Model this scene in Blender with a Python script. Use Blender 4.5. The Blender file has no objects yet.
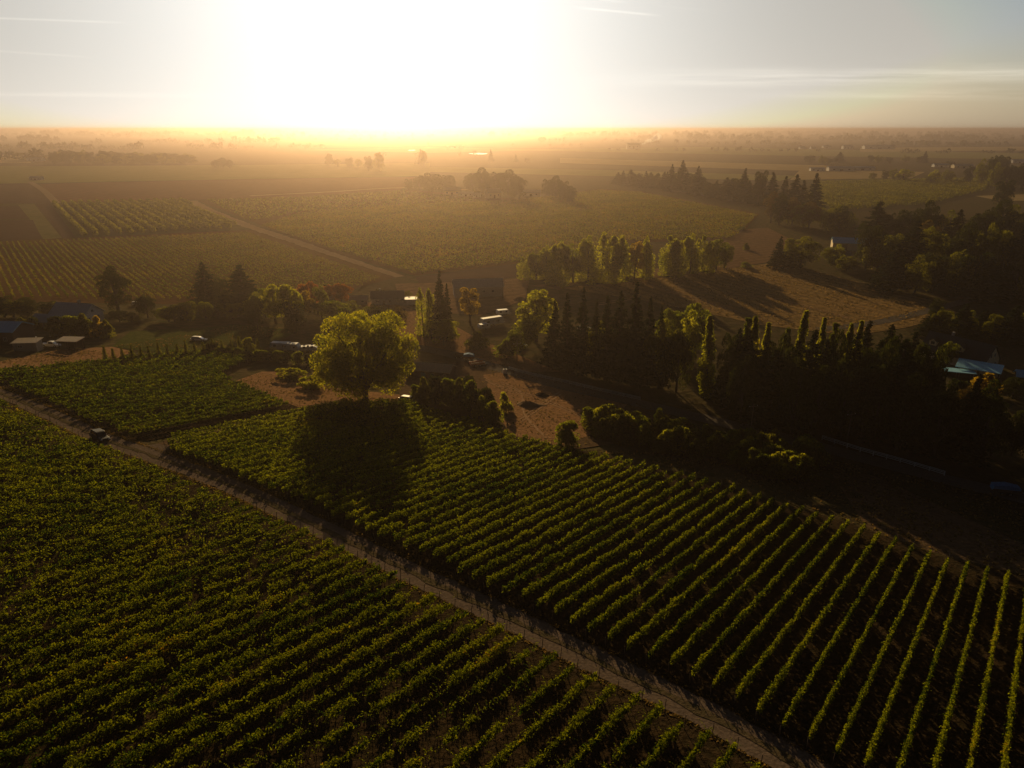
import bpy, bmesh, math
import numpy as np
from mathutils import Vector, Matrix

# ------------------------------------------------------------------ camera, sky, sun, exposure
sc = bpy.context.scene
COL = sc.collection
F = 711.0                                  # focal length in pixels of a 1024 wide picture
TH = math.atan((384 - 129) / F)            # pitch below the horizon
CZ = 68.0
cam_d = bpy.data.cameras.new("camera"); cam = bpy.data.objects.new("camera", cam_d); COL.objects.link(cam)
cam_d.sensor_width = 36; cam_d.lens = 36 * F / 1024; cam_d.clip_start = 0.5; cam_d.clip_end = 60000
cam.location = (0, 0, CZ); cam.rotation_euler = (math.pi / 2 - TH, 0, 0)
sc.camera = cam

SUN_AZ = math.radians(-8.5)                # from +Y, negative to the left
SUN_EL = math.radians(11.0)
SUN_STRENGTH = 4.5
SUN_COLOR = (1.0, 0.70, 0.32)
SKY_STRENGTH = 0.10
EXPOSURE = 0.0
HAZE_DENSITY = 0.00023
HAZE_G = 0.81
HAZE_COLOR = (0.54, 0.43, 0.38)

sc.view_settings.view_transform = 'Standard'; sc.view_settings.look = 'None'
sc.view_settings.exposure = EXPOSURE; sc.view_settings.gamma = 1; sc.view_settings.use_curve_mapping = False
sc.cycles.use_denoising = True
sc.cycles.max_bounces = 6; sc.cycles.diffuse_bounces = 2; sc.cycles.glossy_bounces = 2
sc.cycles.transmission_bounces = 4; sc.cycles.volume_bounces = 0; sc.cycles.transparent_max_bounces = 4

def pray(px, py):
    a = (px - 512) / F; b = (py - 384) / F
    return np.array([a, math.cos(TH) - b * math.sin(TH), -math.sin(TH) - b * math.cos(TH)])

sun_dir = Vector((math.sin(SUN_AZ) * math.cos(SUN_EL), math.cos(SUN_AZ) * math.cos(SUN_EL), math.sin(SUN_EL)))
ld = bpy.data.lights.new("sun", 'SUN'); lo = bpy.data.objects.new("sun", ld); COL.objects.link(lo)
ld.energy = SUN_STRENGTH; ld.angle = math.radians(0.5); ld.color = SUN_COLOR
lo.rotation_euler = sun_dir.to_track_quat('Z', 'Y').to_euler(); lo.location = (0, 0, 300)

W = bpy.data.worlds.new("World"); sc.world = W; W.use_nodes = True
def build_world():
    nt = W.node_tree; nt.nodes.clear(); N = nt.nodes.new; L = nt.links.new
    def val(x):
        return x
    def mth(op, a, b=None, c=None, clamp=False):
        n = N('ShaderNodeMath'); n.operation = op; n.use_clamp = clamp
        for i, v in enumerate((a, b, c)):
            if v is None: continue
            if isinstance(v, (int, float)): n.inputs[i].default_value = v
            else: L(v, n.inputs[i])
        return n.outputs[0]
    def vmul(c, k):     # colour * value or colour
        n = N('ShaderNodeVectorMath'); n.operation = 'MULTIPLY'; L(c, n.inputs[0])
        if isinstance(k, tuple): n.inputs[1].default_value = k
        else: L(k, n.inputs[1])
        return n.outputs[0]
    def vadd(a, b):
        n = N('ShaderNodeVectorMath'); n.operation = 'ADD'; L(a, n.inputs[0]); L(b, n.inputs[1]); return n.outputs[0]
    sky = N('ShaderNodeTexSky'); sky.sky_type = 'NISHITA'; sky.sun_disc = False
    sky.sun_elevation = SUN_EL; sky.sun_rotation = SUN_AZ
    sky.altitude = 100; sky.air_density = 1.0; sky.dust_density = 2.5; sky.ozone_density = 1.0
    tc = N('ShaderNodeTexCoord'); sp = N('ShaderNodeSeparateXYZ'); L(tc.outputs['Generated'], sp.inputs[0])
    X, Y, Z = sp.outputs
    # angle to the sun
    dt = N('ShaderNodeVectorMath'); dt.operation = 'DOT_PRODUCT'; L(tc.outputs['Generated'], dt.inputs[0]); dt.inputs[1].default_value = sun_dir
    ang = mth('ARCCOSINE', mth('MINIMUM', dt.outputs['Value'], 0.99999))
    base = vmul(sky.outputs[0], SKY_TINT)
    # thick low air near the sun: aureole
    low = mth('EXPONENT', mth('DIVIDE', mth('ABSOLUTE', Z), -0.09))
    g1 = mth('EXPONENT', mth('MULTIPLY', mth('POWER', mth('DIVIDE', ang, mth('MULTIPLY_ADD', low, 0.10, GLOW_W1)), 2.2), -1.0))
    g2 = mth('EXPONENT', mth('MULTIPLY', mth('DIVIDE', ang, GLOW_W2), -1.0))
    def colmul(v, col):
        c = N('ShaderNodeCombineXYZ')
        for i in range(3): L(mth('MULTIPLY', v, col[i]), c.inputs[i])
        return c.outputs[0]
    # the upper sky and the sky behind are deeper than the low bright air towards the sun
    def fall(x, a, b, lo_):
        r = N('ShaderNodeMapRange'); r.interpolation_type = 'SMOOTHSTEP'; L(x, r.inputs[0]); r.inputs[1].default_value = a; r.inputs[2].default_value = b
        r.inputs[3].default_value = 1.0; r.inputs[4].default_value = lo_; return r.outputs[0]
    dim = mth('MULTIPLY', fall(Z, 0.17, 0.55, 0.10), fall(ang, 0.8, 2.0, 0.22))
    def vscale(c, k):
        n = N('ShaderNodeVectorMath'); n.operation = 'SCALE'; L(c, n.inputs[0]); L(k, n.inputs['Scale']); return n.outputs[0]
    cap = N('ShaderNodeVectorMath'); cap.operation = 'MINIMUM'; L(base, cap.inputs[0]); cap.inputs[1].default_value = (3.9, 3.75, 3.4)
    col = vscale(vadd(cap.outputs[0], colmul(g2, GLOW_C2)), dim)
    col = vadd(col, colmul(g1, GLOW_C1))
    # low haze band along the horizon
    zz = mth('ABSOLUTE', Z)
    hz = mth('EXPONENT', mth('DIVIDE', zz, -HZ_W))
    col = vadd(col, vscale(colmul(hz, HZ_C), fall(ang, 0.8, 2.0, 0.22)))
    # cloud streaks, thin layer seen edge on: coordinates u = x/y, v = z/y
    yy = mth('MAXIMUM', Y, 0.05); u = mth('DIVIDE', X, yy); v = mth('DIVIDE', Z, yy)
    cu = N('ShaderNodeCombineXYZ'); L(mth('MULTIPLY', u, 2.6), cu.inputs[0]); L(mth('MULTIPLY', v, 60.0), cu.inputs[1])
    nz = N('ShaderNodeTexNoise'); nz.inputs['Scale'].default_value = 1.3; nz.inputs['Detail'].default_value = 7; nz.inputs['Roughness'].default_value = 0.62
    L(cu.outputs[0], nz.inputs['Vector'])
    def streak(px0, py0, px1, py1, w, soft0=0.02):
        r0 = pray(px0, py0); r1 = pray(px1, py1)
        u0, v0, u1, v1 = r0[0] / r0[1], r0[2] / r0[1], r1[0] / r1[1], r1[2] / r1[1]
        k = (v1 - v0) / (u1 - u0)
        d = mth('SUBTRACT', v, mth('ADD', mth('MULTIPLY', u, k), v0 - k * u0))
        band = mth('EXPONENT', mth('MULTIPLY', mth('POWER', mth('DIVIDE', mth('ABSOLUTE', d), w), 2.0), -1.0))
        e0 = mth('MULTIPLY_ADD', u, 1 / soft0, -u0 / soft0, clamp=True); e1 = mth('MULTIPLY_ADD', u, -1 / soft0, u1 / soft0, clamp=True)
        return mth('MULTIPLY', band, mth('MULTIPLY', e0, e1))
    nsh = mth('MULTIPLY_ADD', nz.outputs[0], 3.2, -1.15, clamp=True)
    bright = None
    for (a, b, c, d, w, s, k, usen) in STREAKS:
        t = mth('MULTIPLY', streak(a, b, c, d, w, s), k)
        if usen: t = mth('MULTIPLY', t, nsh)
        bright = t if bright is None else mth('ADD', bright, t)
    col = vadd(col, colmul(bright, (1.0, 0.93, 0.8)))
    bg = N('ShaderNodeBackground'); L(col, bg.inputs[0]); bg.inputs[1].default_value = SKY_STRENGTH
    out = N('ShaderNodeOutputWorld'); L(bg.outputs[0], out.inputs[0])
SKY_TINT = (0.46, 0.54, 0.74)
GLOW_W1 = 0.30; GLOW_C1 = (7.0, 7.0, 6.8)
GLOW_W2 = 0.5; GLOW_C2 = (1.6, 1.7, 1.7)
HZ_W = 0.09; HZ_C = (2.4, 1.9, 1.3)
STREAKS = [  # px0,py0,px1,py1, half width, soft ends, strength, use noise
    (560, 82, 1500, 64, 0.0100, 0.25, 2.4, True),
    (700, 96, 1500, 90, 0.0060, 0.3, 1.5, True),
    (-400, 92, 260, 96, 0.0030, 0.25, 0.9, True),
    (-60, 16, 132, 23, 0.0012, 0.05, 0.9, False),
    (-60, 47, 100, 58, 0.0012, 0.05, 0.5, False),
    (572, 7, 664, 16, 0.0013, 0.03, 1.3, False),
    (590, -2, 630, 3, 0.0012, 0.03, 1.0, False),
    (650, 5, 720, 12, 0.0010, 0.03, 0.6, True),
]
build_world()

# ------------------------------------------------------------------ terrain maths
def terrain(x, y):
    p = 21 - 0.0763 * x - 0.109 * y
    z = 0.5 * (p + np.sqrt(p * p + 9.0))
    z = 46 - 0.5 * ((46 - z) + np.sqrt((46 - z) ** 2 + 36.0)) + 0.2    # the hill flattens above 46 m
    return z
def ground(px, py):
    """the ground point seen at a pixel of the photograph"""
    r = pray(px, py)
    z = 0.0
    t = (z - CZ) / r[2] if r[2] < -1e-4 else 40000.0
    lo_, hi_ = 1.0, max(t * 1.02, 2.0)
    for _ in range(60):
        m = (lo_ + hi_) / 2
        if CZ + r[2] * m > terrain(r[0] * m, r[1] * m): lo_ = m
        else: hi_ = m
    m = (lo_ + hi_) / 2
    return Vector((r[0] * m, r[1] * m, float(terrain(r[0] * m, r[1] * m))))
def depth_of(P):
    return P[1] * math.cos(TH) + (CZ - P[2]) * math.sin(TH)
def height_at(P, px, py_top):
    r = pray(px, py_top); t = P[1] / r[1]
    return CZ + t * r[2] - P[2]

# ------------------------------------------------------------------ materials
MATS = {}
def mat(name, color, rough=0.85, var=0.25, scale=1.0, color2=None, bump=0.0, spec=0.3, metallic=0.0, sheen=0.0, detail=5, stretch=None, objcoord=False):
    if name in MATS: return MATS[name]
    m = bpy.data.materials.new(name); m.use_nodes = True; nt = m.node_tree; nt.nodes.clear(); N = nt.nodes.new; L = nt.links.new
    out = N('ShaderNodeOutputMaterial'); b = N('ShaderNodeBsdfPrincipled'); L(b.outputs[0], out.inputs[0])
    b.inputs['Roughness'].default_value = rough; b.inputs['Metallic'].default_value = metallic
    b.inputs['Specular IOR Level'].default_value = spec
    if objcoord:
        g = N('ShaderNodeTexCoord'); pos = g.outputs['Object']
    else:
        g = N('ShaderNodeNewGeometry'); pos = g.outputs['Position']
    if stretch:
        mp = N('ShaderNodeMapping'); L(pos, mp.inputs[0]); mp.inputs['Scale'].default_value = stretch[0]; mp.inputs['Rotation'].default_value = (0, 0, stretch[1]); pos = mp.outputs[0]
    n1 = N('ShaderNodeTexNoise'); n1.inputs['Scale'].default_value = scale; n1.inputs['Detail'].default_value = detail; n1.inputs['Roughness'].default_value = 0.65; L(pos, n1.inputs[0])
    cr = N('ShaderNodeValToRGB'); L(n1.outputs[0], cr.inputs[0])
    c2 = color2 or tuple(c * (1 + var * 1.6) for c in color)
    c1 = tuple(c * (1 - var) for c in color)
    cr.color_ramp.elements[0].position = 0.34; cr.color_ramp.elements[1].position = 0.66
    cr.color_ramp.elements[0].color = (*c1, 1); cr.color_ramp.elements[1].color = (*c2, 1)
    L(cr.outputs[0], b.inputs['Base Color'])
    if bump:
        n2 = N('ShaderNodeTexNoise'); n2.inputs['Scale'].default_value = scale * 5; n2.inputs['Detail'].default_value = 4; L(pos, n2.inputs[0])
        bp = N('ShaderNodeBump'); bp.inputs['Strength'].default_value = 1.0; bp.inputs['Distance'].default_value = bump; L(n2.outputs[0], bp.inputs['Height']); L(bp.outputs[0], b.inputs['Normal'])
    MATS[name] = m; return m
def field_mat(name, c1, c2, c3, big=0.02, fine=0.9, rows=None, bump=0.15, rough=0.95, spec_=0.0):
    """soil or grass: three tones mixed by a broad and a fine noise, optional drill lines (spacing m, azimuth, colour, strength)"""
    if name in MATS: return MATS[name]
    m = bpy.data.materials.new(name); m.use_nodes = True; nt = m.node_tree; nt.nodes.clear(); N = nt.nodes.new; L = nt.links.new
    out = N('ShaderNodeOutputMaterial'); b = N('ShaderNodeBsdfPrincipled'); L(b.outputs[0], out.inputs[0])
    b.inputs['Roughness'].default_value = rough; b.inputs['Specular IOR Level'].default_value = spec_
    g = N('ShaderNodeNewGeometry'); pos = g.outputs['Position']
    def noise(s, d=5):
        n = N('ShaderNodeTexNoise'); n.inputs['Scale'].default_value = s; n.inputs['Detail'].default_value = d; n.inputs['Roughness'].default_value = 0.6; L(pos, n.inputs[0])
        r = N('ShaderNodeMapRange'); r.inputs[1].default_value = 0.35; r.inputs[2].default_value = 0.65; L(n.outputs[0], r.inputs[0]); return r.outputs[0]
    def mix(f, a, bb):
        x = N('ShaderNodeMix'); x.data_type = 'RGBA'; L(f, x.inputs[0])
        for i, v in ((6, a), (7, bb)):
            if isinstance(v, tuple): x.inputs[i].default_value = (*v, 1)
            else: L(v, x.inputs[i])
        return x.outputs[2]
    nf = noise(fine)
    c = mix(noise(big), c1, c2); c = mix(nf, c, c3)
    if rows:
        sp, az, rc, st = rows
        mp = N('ShaderNodeMapping'); L(pos, mp.inputs[0]); mp.inputs['Rotation'].default_value = (0, 0, az)
        sx = N('ShaderNodeSeparateXYZ'); L(mp.outputs[0], sx.inputs[0])
        nn = N('ShaderNodeMath'); nn.operation = 'MULTIPLY_ADD'; L(sx.outputs[0], nn.inputs[0]); nn.inputs[1].default_value = 2 * math.pi / sp
        L(nf, nn.inputs[2])
        s = N('ShaderNodeMath'); s.operation = 'SINE'; L(nn.outputs[0], s.inputs[0])
        r = N('ShaderNodeMapRange'); L(s.outputs[0], r.inputs[0]); r.inputs[1].default_value = -0.6; r.inputs[2].default_value = 0.9; r.inputs[4].default_value = st
        c = mix(r.outputs[0], c, rc)
    L(c, b.inputs['Base Color'])
    if bump:
        bp = N('ShaderNodeBump'); bp.inputs['Strength'].default_value = 0.8; bp.inputs['Distance'].default_value = bump; L(nf, bp.inputs['Height']); L(bp.outputs[0], b.inputs['Normal'])
    MATS[name] = m; return m
def leaf_mat(name, ca, cb, cc=None, trans=0.5, tcol=None, patch=0.05, rare=0.12, rough=0.5):
    """leaves: hue varies by patch and by leaf; light passes through"""
    if name in MATS: return MATS[name]
    m = bpy.data.materials.new(name); m.use_nodes = True; nt = m.node_tree; nt.nodes.clear(); N = nt.nodes.new; L = nt.links.new
    out = N('ShaderNodeOutputMaterial'); g = N('ShaderNodeNewGeometry'); oi = N('ShaderNodeObjectInfo')
    n = N('ShaderNodeTexNoise'); n.inputs['Scale'].default_value = patch; n.inputs['Detail'].default_value = 4; n.inputs['Roughness'].default_value = 0.7; L(g.outputs['Position'], n.inputs[0])
    a = N('ShaderNodeMath'); a.operation = 'ADD'; L(n.outputs[0], a.inputs[0])
    r2 = N('ShaderNodeMath'); r2.operation = 'MULTIPLY_ADD'; L(g.outputs['Random Per Island'], r2.inputs[0]); r2.inputs[1].default_value = 0.5; r2.inputs[2].default_value = -0.25
    L(r2.outputs[0], a.inputs[1])
    a2 = N('ShaderNodeMath'); a2.operation = 'MULTIPLY_ADD'; L(oi.outputs['Random'], a2.inputs[0]); a2.inputs[1].default_value = 0.16; a2.inputs[2].default_value = -0.08
    a3 = N('ShaderNodeMath'); a3.operation = 'ADD'; L(a.outputs[0], a3.inputs[0]); L(a2.outputs[0], a3.inputs[1])
    cr = N('ShaderNodeValToRGB'); L(a3.outputs[0], cr.inputs[0]); e = cr.color_ramp.elements
    e[0].position = 0.3; e[0].color = (*ca, 1); e[1].position = 0.62; e[1].color = (*cb, 1)
    if cc:
        x = e.new(1 - rare); x.color = (*cc, 1)
        y_ = e.new(max(0.63, 1 - rare - 0.1)); y_.color = (*cb, 1)
    b = N('ShaderNodeBsdfDiffuse'); L(cr.outputs[0], b.inputs['Color'])
    t = N('ShaderNodeBsdfTranslucent')
    mu = N('ShaderNodeMix'); mu.data_type = 'RGBA'; mu.blend_type = 'MULTIPLY'; mu.inputs[0].default_value = 1; L(cr.outputs[0], mu.inputs[6]); mu.inputs[7].default_value = (*(tcol or (2.4, 2.3, 0.5)), 1)
    L(mu.outputs[2], t.inputs[0])
    mx = N('ShaderNodeMixShader'); mx.inputs[0].default_value = trans; L(b.outputs[0], mx.inputs[1]); L(t.outputs[0], mx.inputs[2]); L(mx.outputs[0], out.inputs[0])
    MATS[name] = m; return m

# ------------------------------------------------------------------ object helpers
def tag(o, label=None, cat=None, group=None, kind=None):
    if label: o['label'] = label
    if cat: o['category'] = cat
    if group: o['group'] = group
    if kind: o['kind'] = kind
    return o
def link(name, me, parent=None):
    o = bpy.data.objects.new(name, me); COL.objects.link(o)
    if parent is not None: o.parent = parent
    return o
def empty(name, loc, rz=0.0):
    o = bpy.data.objects.new(name, None); COL.objects.link(o); o.location = loc; o.rotation_euler = (0, 0, rz); o.empty_display_size = 0.5
    return o
def np_mesh(name, V, Q, material, smooth=False):
    """V (n,3); Q (m,k) faces all with k corners"""
    me = bpy.data.meshes.new(name); V = np.asarray(V, np.float32); Q = np.asarray(Q, np.int32)
    k = Q.shape[1]; me.vertices.add(len(V)); me.vertices.foreach_set('co', V.ravel())
    me.loops.add(Q.size); me.loops.foreach_set('vertex_index', Q.ravel())
    me.polygons.add(len(Q)); me.polygons.foreach_set('loop_start', np.arange(0, Q.size, k, dtype=np.int32))
    me.polygons.foreach_set('loop_total', np.full(len(Q), k, np.int32))
    if smooth: me.polygons.foreach_set('use_smooth', np.ones(len(Q), bool))
    me.materials.append(material); me.update(calc_edges=True)
    return me
def rand_unit(rng, n):
    v = rng.normal(size=(n, 3)); return v / np.linalg.norm(v, axis=1)[:, None]
def leaf_quads(C, S, rng, up=0.0, asp=1.35):
    """one rhombus per centre"""
    n = len(C); nrm = rand_unit(rng, n)
    if up: nrm = nrm + np.array([0, 0, up]); nrm /= np.linalg.norm(nrm, axis=1)[:, None]
    r = rand_unit(rng, n); a = np.cross(nrm, r); a /= np.linalg.norm(a, axis=1)[:, None] + 1e-9; b = np.cross(nrm, a)
    S = np.broadcast_to(np.asarray(S, float), (n,))[:, None] * 0.5
    V = np.stack([C - a * S * asp, C - b * S * 0.8 + a * S * .1, C + a * S * asp, C + b * S * 0.8 + a * S * .1], axis=1).reshape(-1, 3)
    return V, np.arange(4 * n).reshape(-1, 4)
class MB:
    """collects boxes, prisms, tubes; builds ONE mesh object"""
    def __init__(s): s.bm = bmesh.new()
    def box(s, c, d, rz=0.0, bevel=0.0):
        g = bmesh.ops.create_cube(s.bm, size=1.0); vs = g['verts']
        bmesh.ops.scale(s.bm, vec=d, verts=vs); bmesh.ops.rotate(s.bm, cent=(0, 0, 0), matrix=Matrix.Rotation(rz, 3, 'Z'), verts=vs); bmesh.ops.translate(s.bm, vec=c, verts=vs)
        if bevel:
            es = list({e for v in vs for e in v.link_edges}); bmesh.ops.bevel(s.bm, geom=es, offset=bevel, segments=2, affect='EDGES', profile=0.5)
        return s
    def poly(s, pts):
        s.bm.faces.new([s.bm.verts.new(p) for p in pts]); return s
    def prism(s, prof, y0, y1, axis='y', bevel=0):
        """prof: list of (x,z), extruded from y0 to y1"""
        A = [s.bm.verts.new((x, y0, z)) for x, z in prof]; B = [s.bm.verts.new((x, y1, z)) for x, z in prof]; n = len(prof)
        fs = [s.bm.faces.new(A), s.bm.faces.new(B[::-1])]
        for i in range(n): fs.append(s.bm.faces.new([A[i], B[i], B[(i + 1) % n], A[(i + 1) % n]]))
        bmesh.ops.recalc_face_normals(s.bm, faces=fs)
        if bevel:
            es = list({e for v in A + B for e in v.link_edges}); bmesh.ops.bevel(s.bm, geom=es, offset=bevel, segments=2, affect='EDGES', profile=0.5)
        return s
    def tube(s, pts, radii, n=6, cap=True):
        pts = [Vector(p) for p in pts]; rings = []
        for i, p in enumerate(pts):
            d = (pts[min(i + 1, len(pts) - 1)] - pts[max(i - 1, 0)]).normalized()
            a = d.cross(Vector((0, 0, 1)) if abs(d.z) < 0.9 else Vector((1, 0, 0))).normalized(); b = d.cross(a)
            rings.append([s.bm.verts.new(p + (a * math.cos(t) + b * math.sin(t)) * radii[i]) for t in (2 * math.pi * k / n for k in range(n))])
        for i in range(len(rings) - 1):
            for k in range(n): s.bm.faces.new([rings[i][k], rings[i][(k + 1) % n], rings[i + 1][(k + 1) % n], rings[i + 1][k]])
        if cap: s.bm.faces.new(rings[0][::-1]); s.bm.faces.new(rings[-1])
        return s
    def cyl(s, c, r, w, axis='y', n=16, bevel=0):
        d = {'x': Vector((1, 0, 0)), 'y': Vector((0, 1, 0)), 'z': Vector((0, 0, 1))}[axis]; c = Vector(c)
        return s.tube([c - d * w / 2, c + d * w / 2], [r, r], n)
    def build(s, name, m, parent=None, smooth=False, recalc=True):
        if recalc: bmesh.ops.recalc_face_normals(s.bm, faces=s.bm.faces)
        me = bpy.data.meshes.new(name); s.bm.to_mesh(me); s.bm.free(); me.materials.append(m)
        if smooth:
            me.polygons.foreach_set('use_smooth', np.ones(len(me.polygons), bool)); me.update()
        return link(name, me, parent)
def copy_tree(o, parent=None):
    c = o.copy(); COL.objects.link(c); c.parent = parent
    for ch in list(o.children): copy_tree(ch, c)
    return c
ONES = ['', 'first', 'second', 'third', 'fourth', 'fifth', 'sixth', 'seventh', 'eighth', 'ninth', 'tenth', 'eleventh', 'twelfth', 'thirteenth', 'fourteenth', 'fifteenth', 'sixteenth', 'seventeenth', 'eighteenth', 'nineteenth', 'twentieth']
TENS = {20: 'twenty', 30: 'thirty', 40: 'forty', 50: 'fifty', 60: 'sixty', 70: 'seventy', 80: 'eighty', 90: 'ninety'}
def nth(i):
    if i <= 20: return ONES[i]
    t, o = i // 10 * 10, i % 10
    return TENS[t][:-1] + 'ieth' if o == 0 else TENS[t] + '-' + ONES[o]
RNG = np.random.default_rng(7)

# ------------------------------------------------------------------ ground
def axis_coords(lo, hi, f0, f1, step):
    c = list(np.arange(f0, f1 + .1, step)); d = step
    x = f1
    while x < hi: d *= 1.35; x = min(hi, x + d); c.append(x)
    d = step; x = f0; pre = []
    while x > lo: d *= 1.35; x = max(lo, x - d); pre.append(x)
    return np.array(pre[::-1] + c)
GX = axis_coords(-24000, 24000, -300, 300, 6); GY = axis_coords(-400, 34000, -60, 480, 6)
def build_ground():
    X, Y = np.meshgrid(GX, GY); Z = terrain(X, Y); nx, ny = len(GX), len(GY)
    V = np.stack([X.ravel(), Y.ravel(), Z.ravel()], 1)
    i = np.arange(nx * ny).reshape(ny, nx); Q = np.stack([i[:-1, :-1], i[:-1, 1:], i[1:, 1:], i[1:, :-1]], -1).reshape(-1, 4)
    m = field_mat('ground_grass', (0.075, 0.06, 0.028), (0.05, 0.055, 0.02), (0.11, 0.08, 0.04), big=0.011, fine=0.35, bump=0.25)
    o = link('ground', np_mesh('ground', V, Q, m, smooth=True)); tag(o, kind='structure')
build_ground()
LIFT = [0.05]
def sheet(name, pts_px, m, lift=None, world=False, kind='structure'):
    """a field, yard or track: an outline laid on the terrain"""
    P = [Vector(p[:2]) for p in pts_px] if world else [ground(*p).to_2d() for p in pts_px]
    bm = bmesh.new(); f = bm.faces.new([bm.verts.new((p.x, p.y, 0)) for p in P])
    if f.normal.z < 0 or True:
        bmesh.ops.recalc_face_normals(bm, faces=bm.faces)
    xs = [p.x for p in P]; ys = [p.y for p in P]
    near = min(ys) < 480
    if near:
        for g in GX:
            if min(xs) < g < max(xs) and abs(g) <= 300: bmesh.ops.bisect_plane(bm, geom=bm.verts[:] + bm.edges[:] + bm.faces[:], plane_co=(g, 0, 0), plane_no=(1, 0, 0))
        for g in GY:
            if min(ys) < g < max(ys) and g <= 480: bmesh.ops.bisect_plane(bm, geom=bm.verts[:] + bm.edges[:] + bm.faces[:], plane_co=(0, g, 0), plane_no=(0, 1, 0))
    bmesh.ops.triangulate(bm, faces=bm.faces)
    if lift is None:
        LIFT[0] += 0.003; lift = LIFT[0]
    for v in bm.verts: v.co.z = float(terrain(v.co.x, v.co.y)) + lift + (0.00008 * v.co.y if v.co.y > 480 else 0)
    for f in bm.faces:
        if f.normal.z < 0: f.normal_flip()
    me = bpy.data.meshes.new(name); bm.to_mesh(me); bm.free(); me.materials.append(m)
    me.polygons.foreach_set('use_smooth', np.ones(len(me.polygons), bool))
    return tag(link(name, me), kind=kind)
def wobble_path(pts_px, widths, m, name, wob=0.12, world=False, step=3.0, lift=None):
    """a strip of given widths (m) through ground points"""
    P = [Vector((*p[:2], 0)) for p in pts_px] if world else [Vector((*ground(*p)[:2], 0)) for p in pts_px]
    out = []; 
    for i in range(len(P) - 1):
        p0 = P[max(i - 1, 0)]; p1 = P[i]; p2 = P[i + 1]; p3 = P[min(i + 2, len(P) - 1)]
        n = max(1, int((p2 - p1).length / step))
        for k in range(n):
            t = k / n
            q = 0.5 * ((2 * p1) + (-p0 + p2) * t + (2 * p0 - 5 * p1 + 4 * p2 - p3) * t * t + (-p0 + 3 * p1 - 3 * p2 + p3) * t ** 3)
            w = widths[i] * (1 - t) + widths[i + 1] * t; out.append((q, w))
    out.append((P[-1], widths[-1])); L_, R_ = [], []
    rng = np.random.default_rng(len(out))
    for i, (q, w) in enumerate(out):
        d = (out[min(i + 1, len(out) - 1)][0] - out[max(i - 1, 0)][0]).normalized(); n = Vector((-d.y, d.x, 0))
        L_.append(q + n * (w / 2 * (1 + rng.normal() * wob))); R_.append(q - n * (w / 2 * (1 + rng.normal() * wob)))
    bm = bmesh.new()
    if lift is None:
        LIFT[0] += 0.003; lift = LIFT[0]
    K = 4; rows = []
    for a, b in zip(L_, R_):
        r = []
        for k in range(K + 1):
            q = a.lerp(b, k / K); r.append(bm.verts.new((q.x, q.y, float(terrain(q.x, q.y)) + lift + (0.00008 * q.y if q.y > 480 else 0))))
        rows.append(r)
    for i in range(len(rows) - 1):
        for k in range(K): bm.faces.new([rows[i][k], rows[i + 1][k], rows[i + 1][k + 1], rows[i][k + 1]])
    me = bpy.data.meshes.new(name); bm.to_mesh(me); bm.free(); me.materials.append(m)
    o = link(name, me); return tag(o, kind='structure')

# ------------------------------------------------------------------ fields, tracks, yards
soil = field_mat('vineyard_soil', (0.034, 0.024, 0.014), (0.028, 0.024, 0.012), (0.058, 0.038, 0.02), big=0.05, fine=1.4, bump=0.12)
gravel = field_mat('track_gravel', (0.125, 0.092, 0.070), (0.085, 0.064, 0.05), (0.17, 0.125, 0.095), big=0.25, fine=3.0, bump=0.03)
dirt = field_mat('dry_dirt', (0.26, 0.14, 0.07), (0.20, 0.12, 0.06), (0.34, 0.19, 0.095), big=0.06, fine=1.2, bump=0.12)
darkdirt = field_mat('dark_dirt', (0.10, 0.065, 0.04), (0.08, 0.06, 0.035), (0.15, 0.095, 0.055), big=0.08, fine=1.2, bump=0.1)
asphalt = field_mat('old_asphalt', (0.11, 0.095, 0.085), (0.09, 0.08, 0.075), (0.15, 0.125, 0.10), big=0.2, fine=2.0, bump=0.0, rough=0.9, spec_=0.0)
lawn = field_mat('lawn', (0.07, 0.085, 0.02), (0.11, 0.10, 0.03), (0.05, 0.06, 0.015), big=0.08, fine=0.8, bump=0.12)
hay = field_mat('mown_hay', (0.27, 0.16, 0.06), (0.19, 0.13, 0.05), (0.33, 0.21, 0.085), big=0.03, fine=0.5, rows=(5.0, math.radians(-25), (0.10, 0.075, 0.035), 0.35), bump=0.3)
brownf = field_mat('brown_field', (0.17, 0.10, 0.055), (0.12, 0.08, 0.045), (0.22, 0.13, 0.07), big=0.02, fine=0.4, rows=(6.0, math.radians(60), (0.09, 0.06, 0.035), 0.3), bump=0.3)
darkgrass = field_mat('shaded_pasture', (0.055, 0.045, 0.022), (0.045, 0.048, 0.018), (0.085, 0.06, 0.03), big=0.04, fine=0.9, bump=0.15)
plough = field_mat('ploughed_soil', (0.15, 0.07, 0.04), (0.13, 0.065, 0.035), (0.17, 0.08, 0.045), big=0.01, fine=0.1, rows=(9.0, math.radians(-52), (0.085, 0.055, 0.035), 0.5), bump=0.3)
plough2 = field_mat('dark_ploughed_soil', (0.07, 0.045, 0.032), (0.08, 0.05, 0.034), (0.09, 0.055, 0.04), big=0.01, fine=0.1, bump=0.2)
pgreen = field_mat('pale_green_field', (0.17, 0.165, 0.05), (0.14, 0.15, 0.045), (0.20, 0.18, 0.06), big=0.004, fine=0.04, bump=0.2)
gold = field_mat('stubble_field', (0.30, 0.22, 0.10), (0.26, 0.19, 0.085), (0.34, 0.25, 0.12), big=0.005, fine=0.05, bump=0.2)
straw = field_mat('straw_track', (0.22, 0.15, 0.09), (0.19, 0.13, 0.08), (0.26, 0.18, 0.11), big=0.05, fine=0.5, bump=0.05)
olive = field_mat('olive_grass_field', (0.085, 0.075, 0.03), (0.065, 0.065, 0.025), (0.11, 0.09, 0.04), big=0.004, fine=0.06, bump=0.3)

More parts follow.
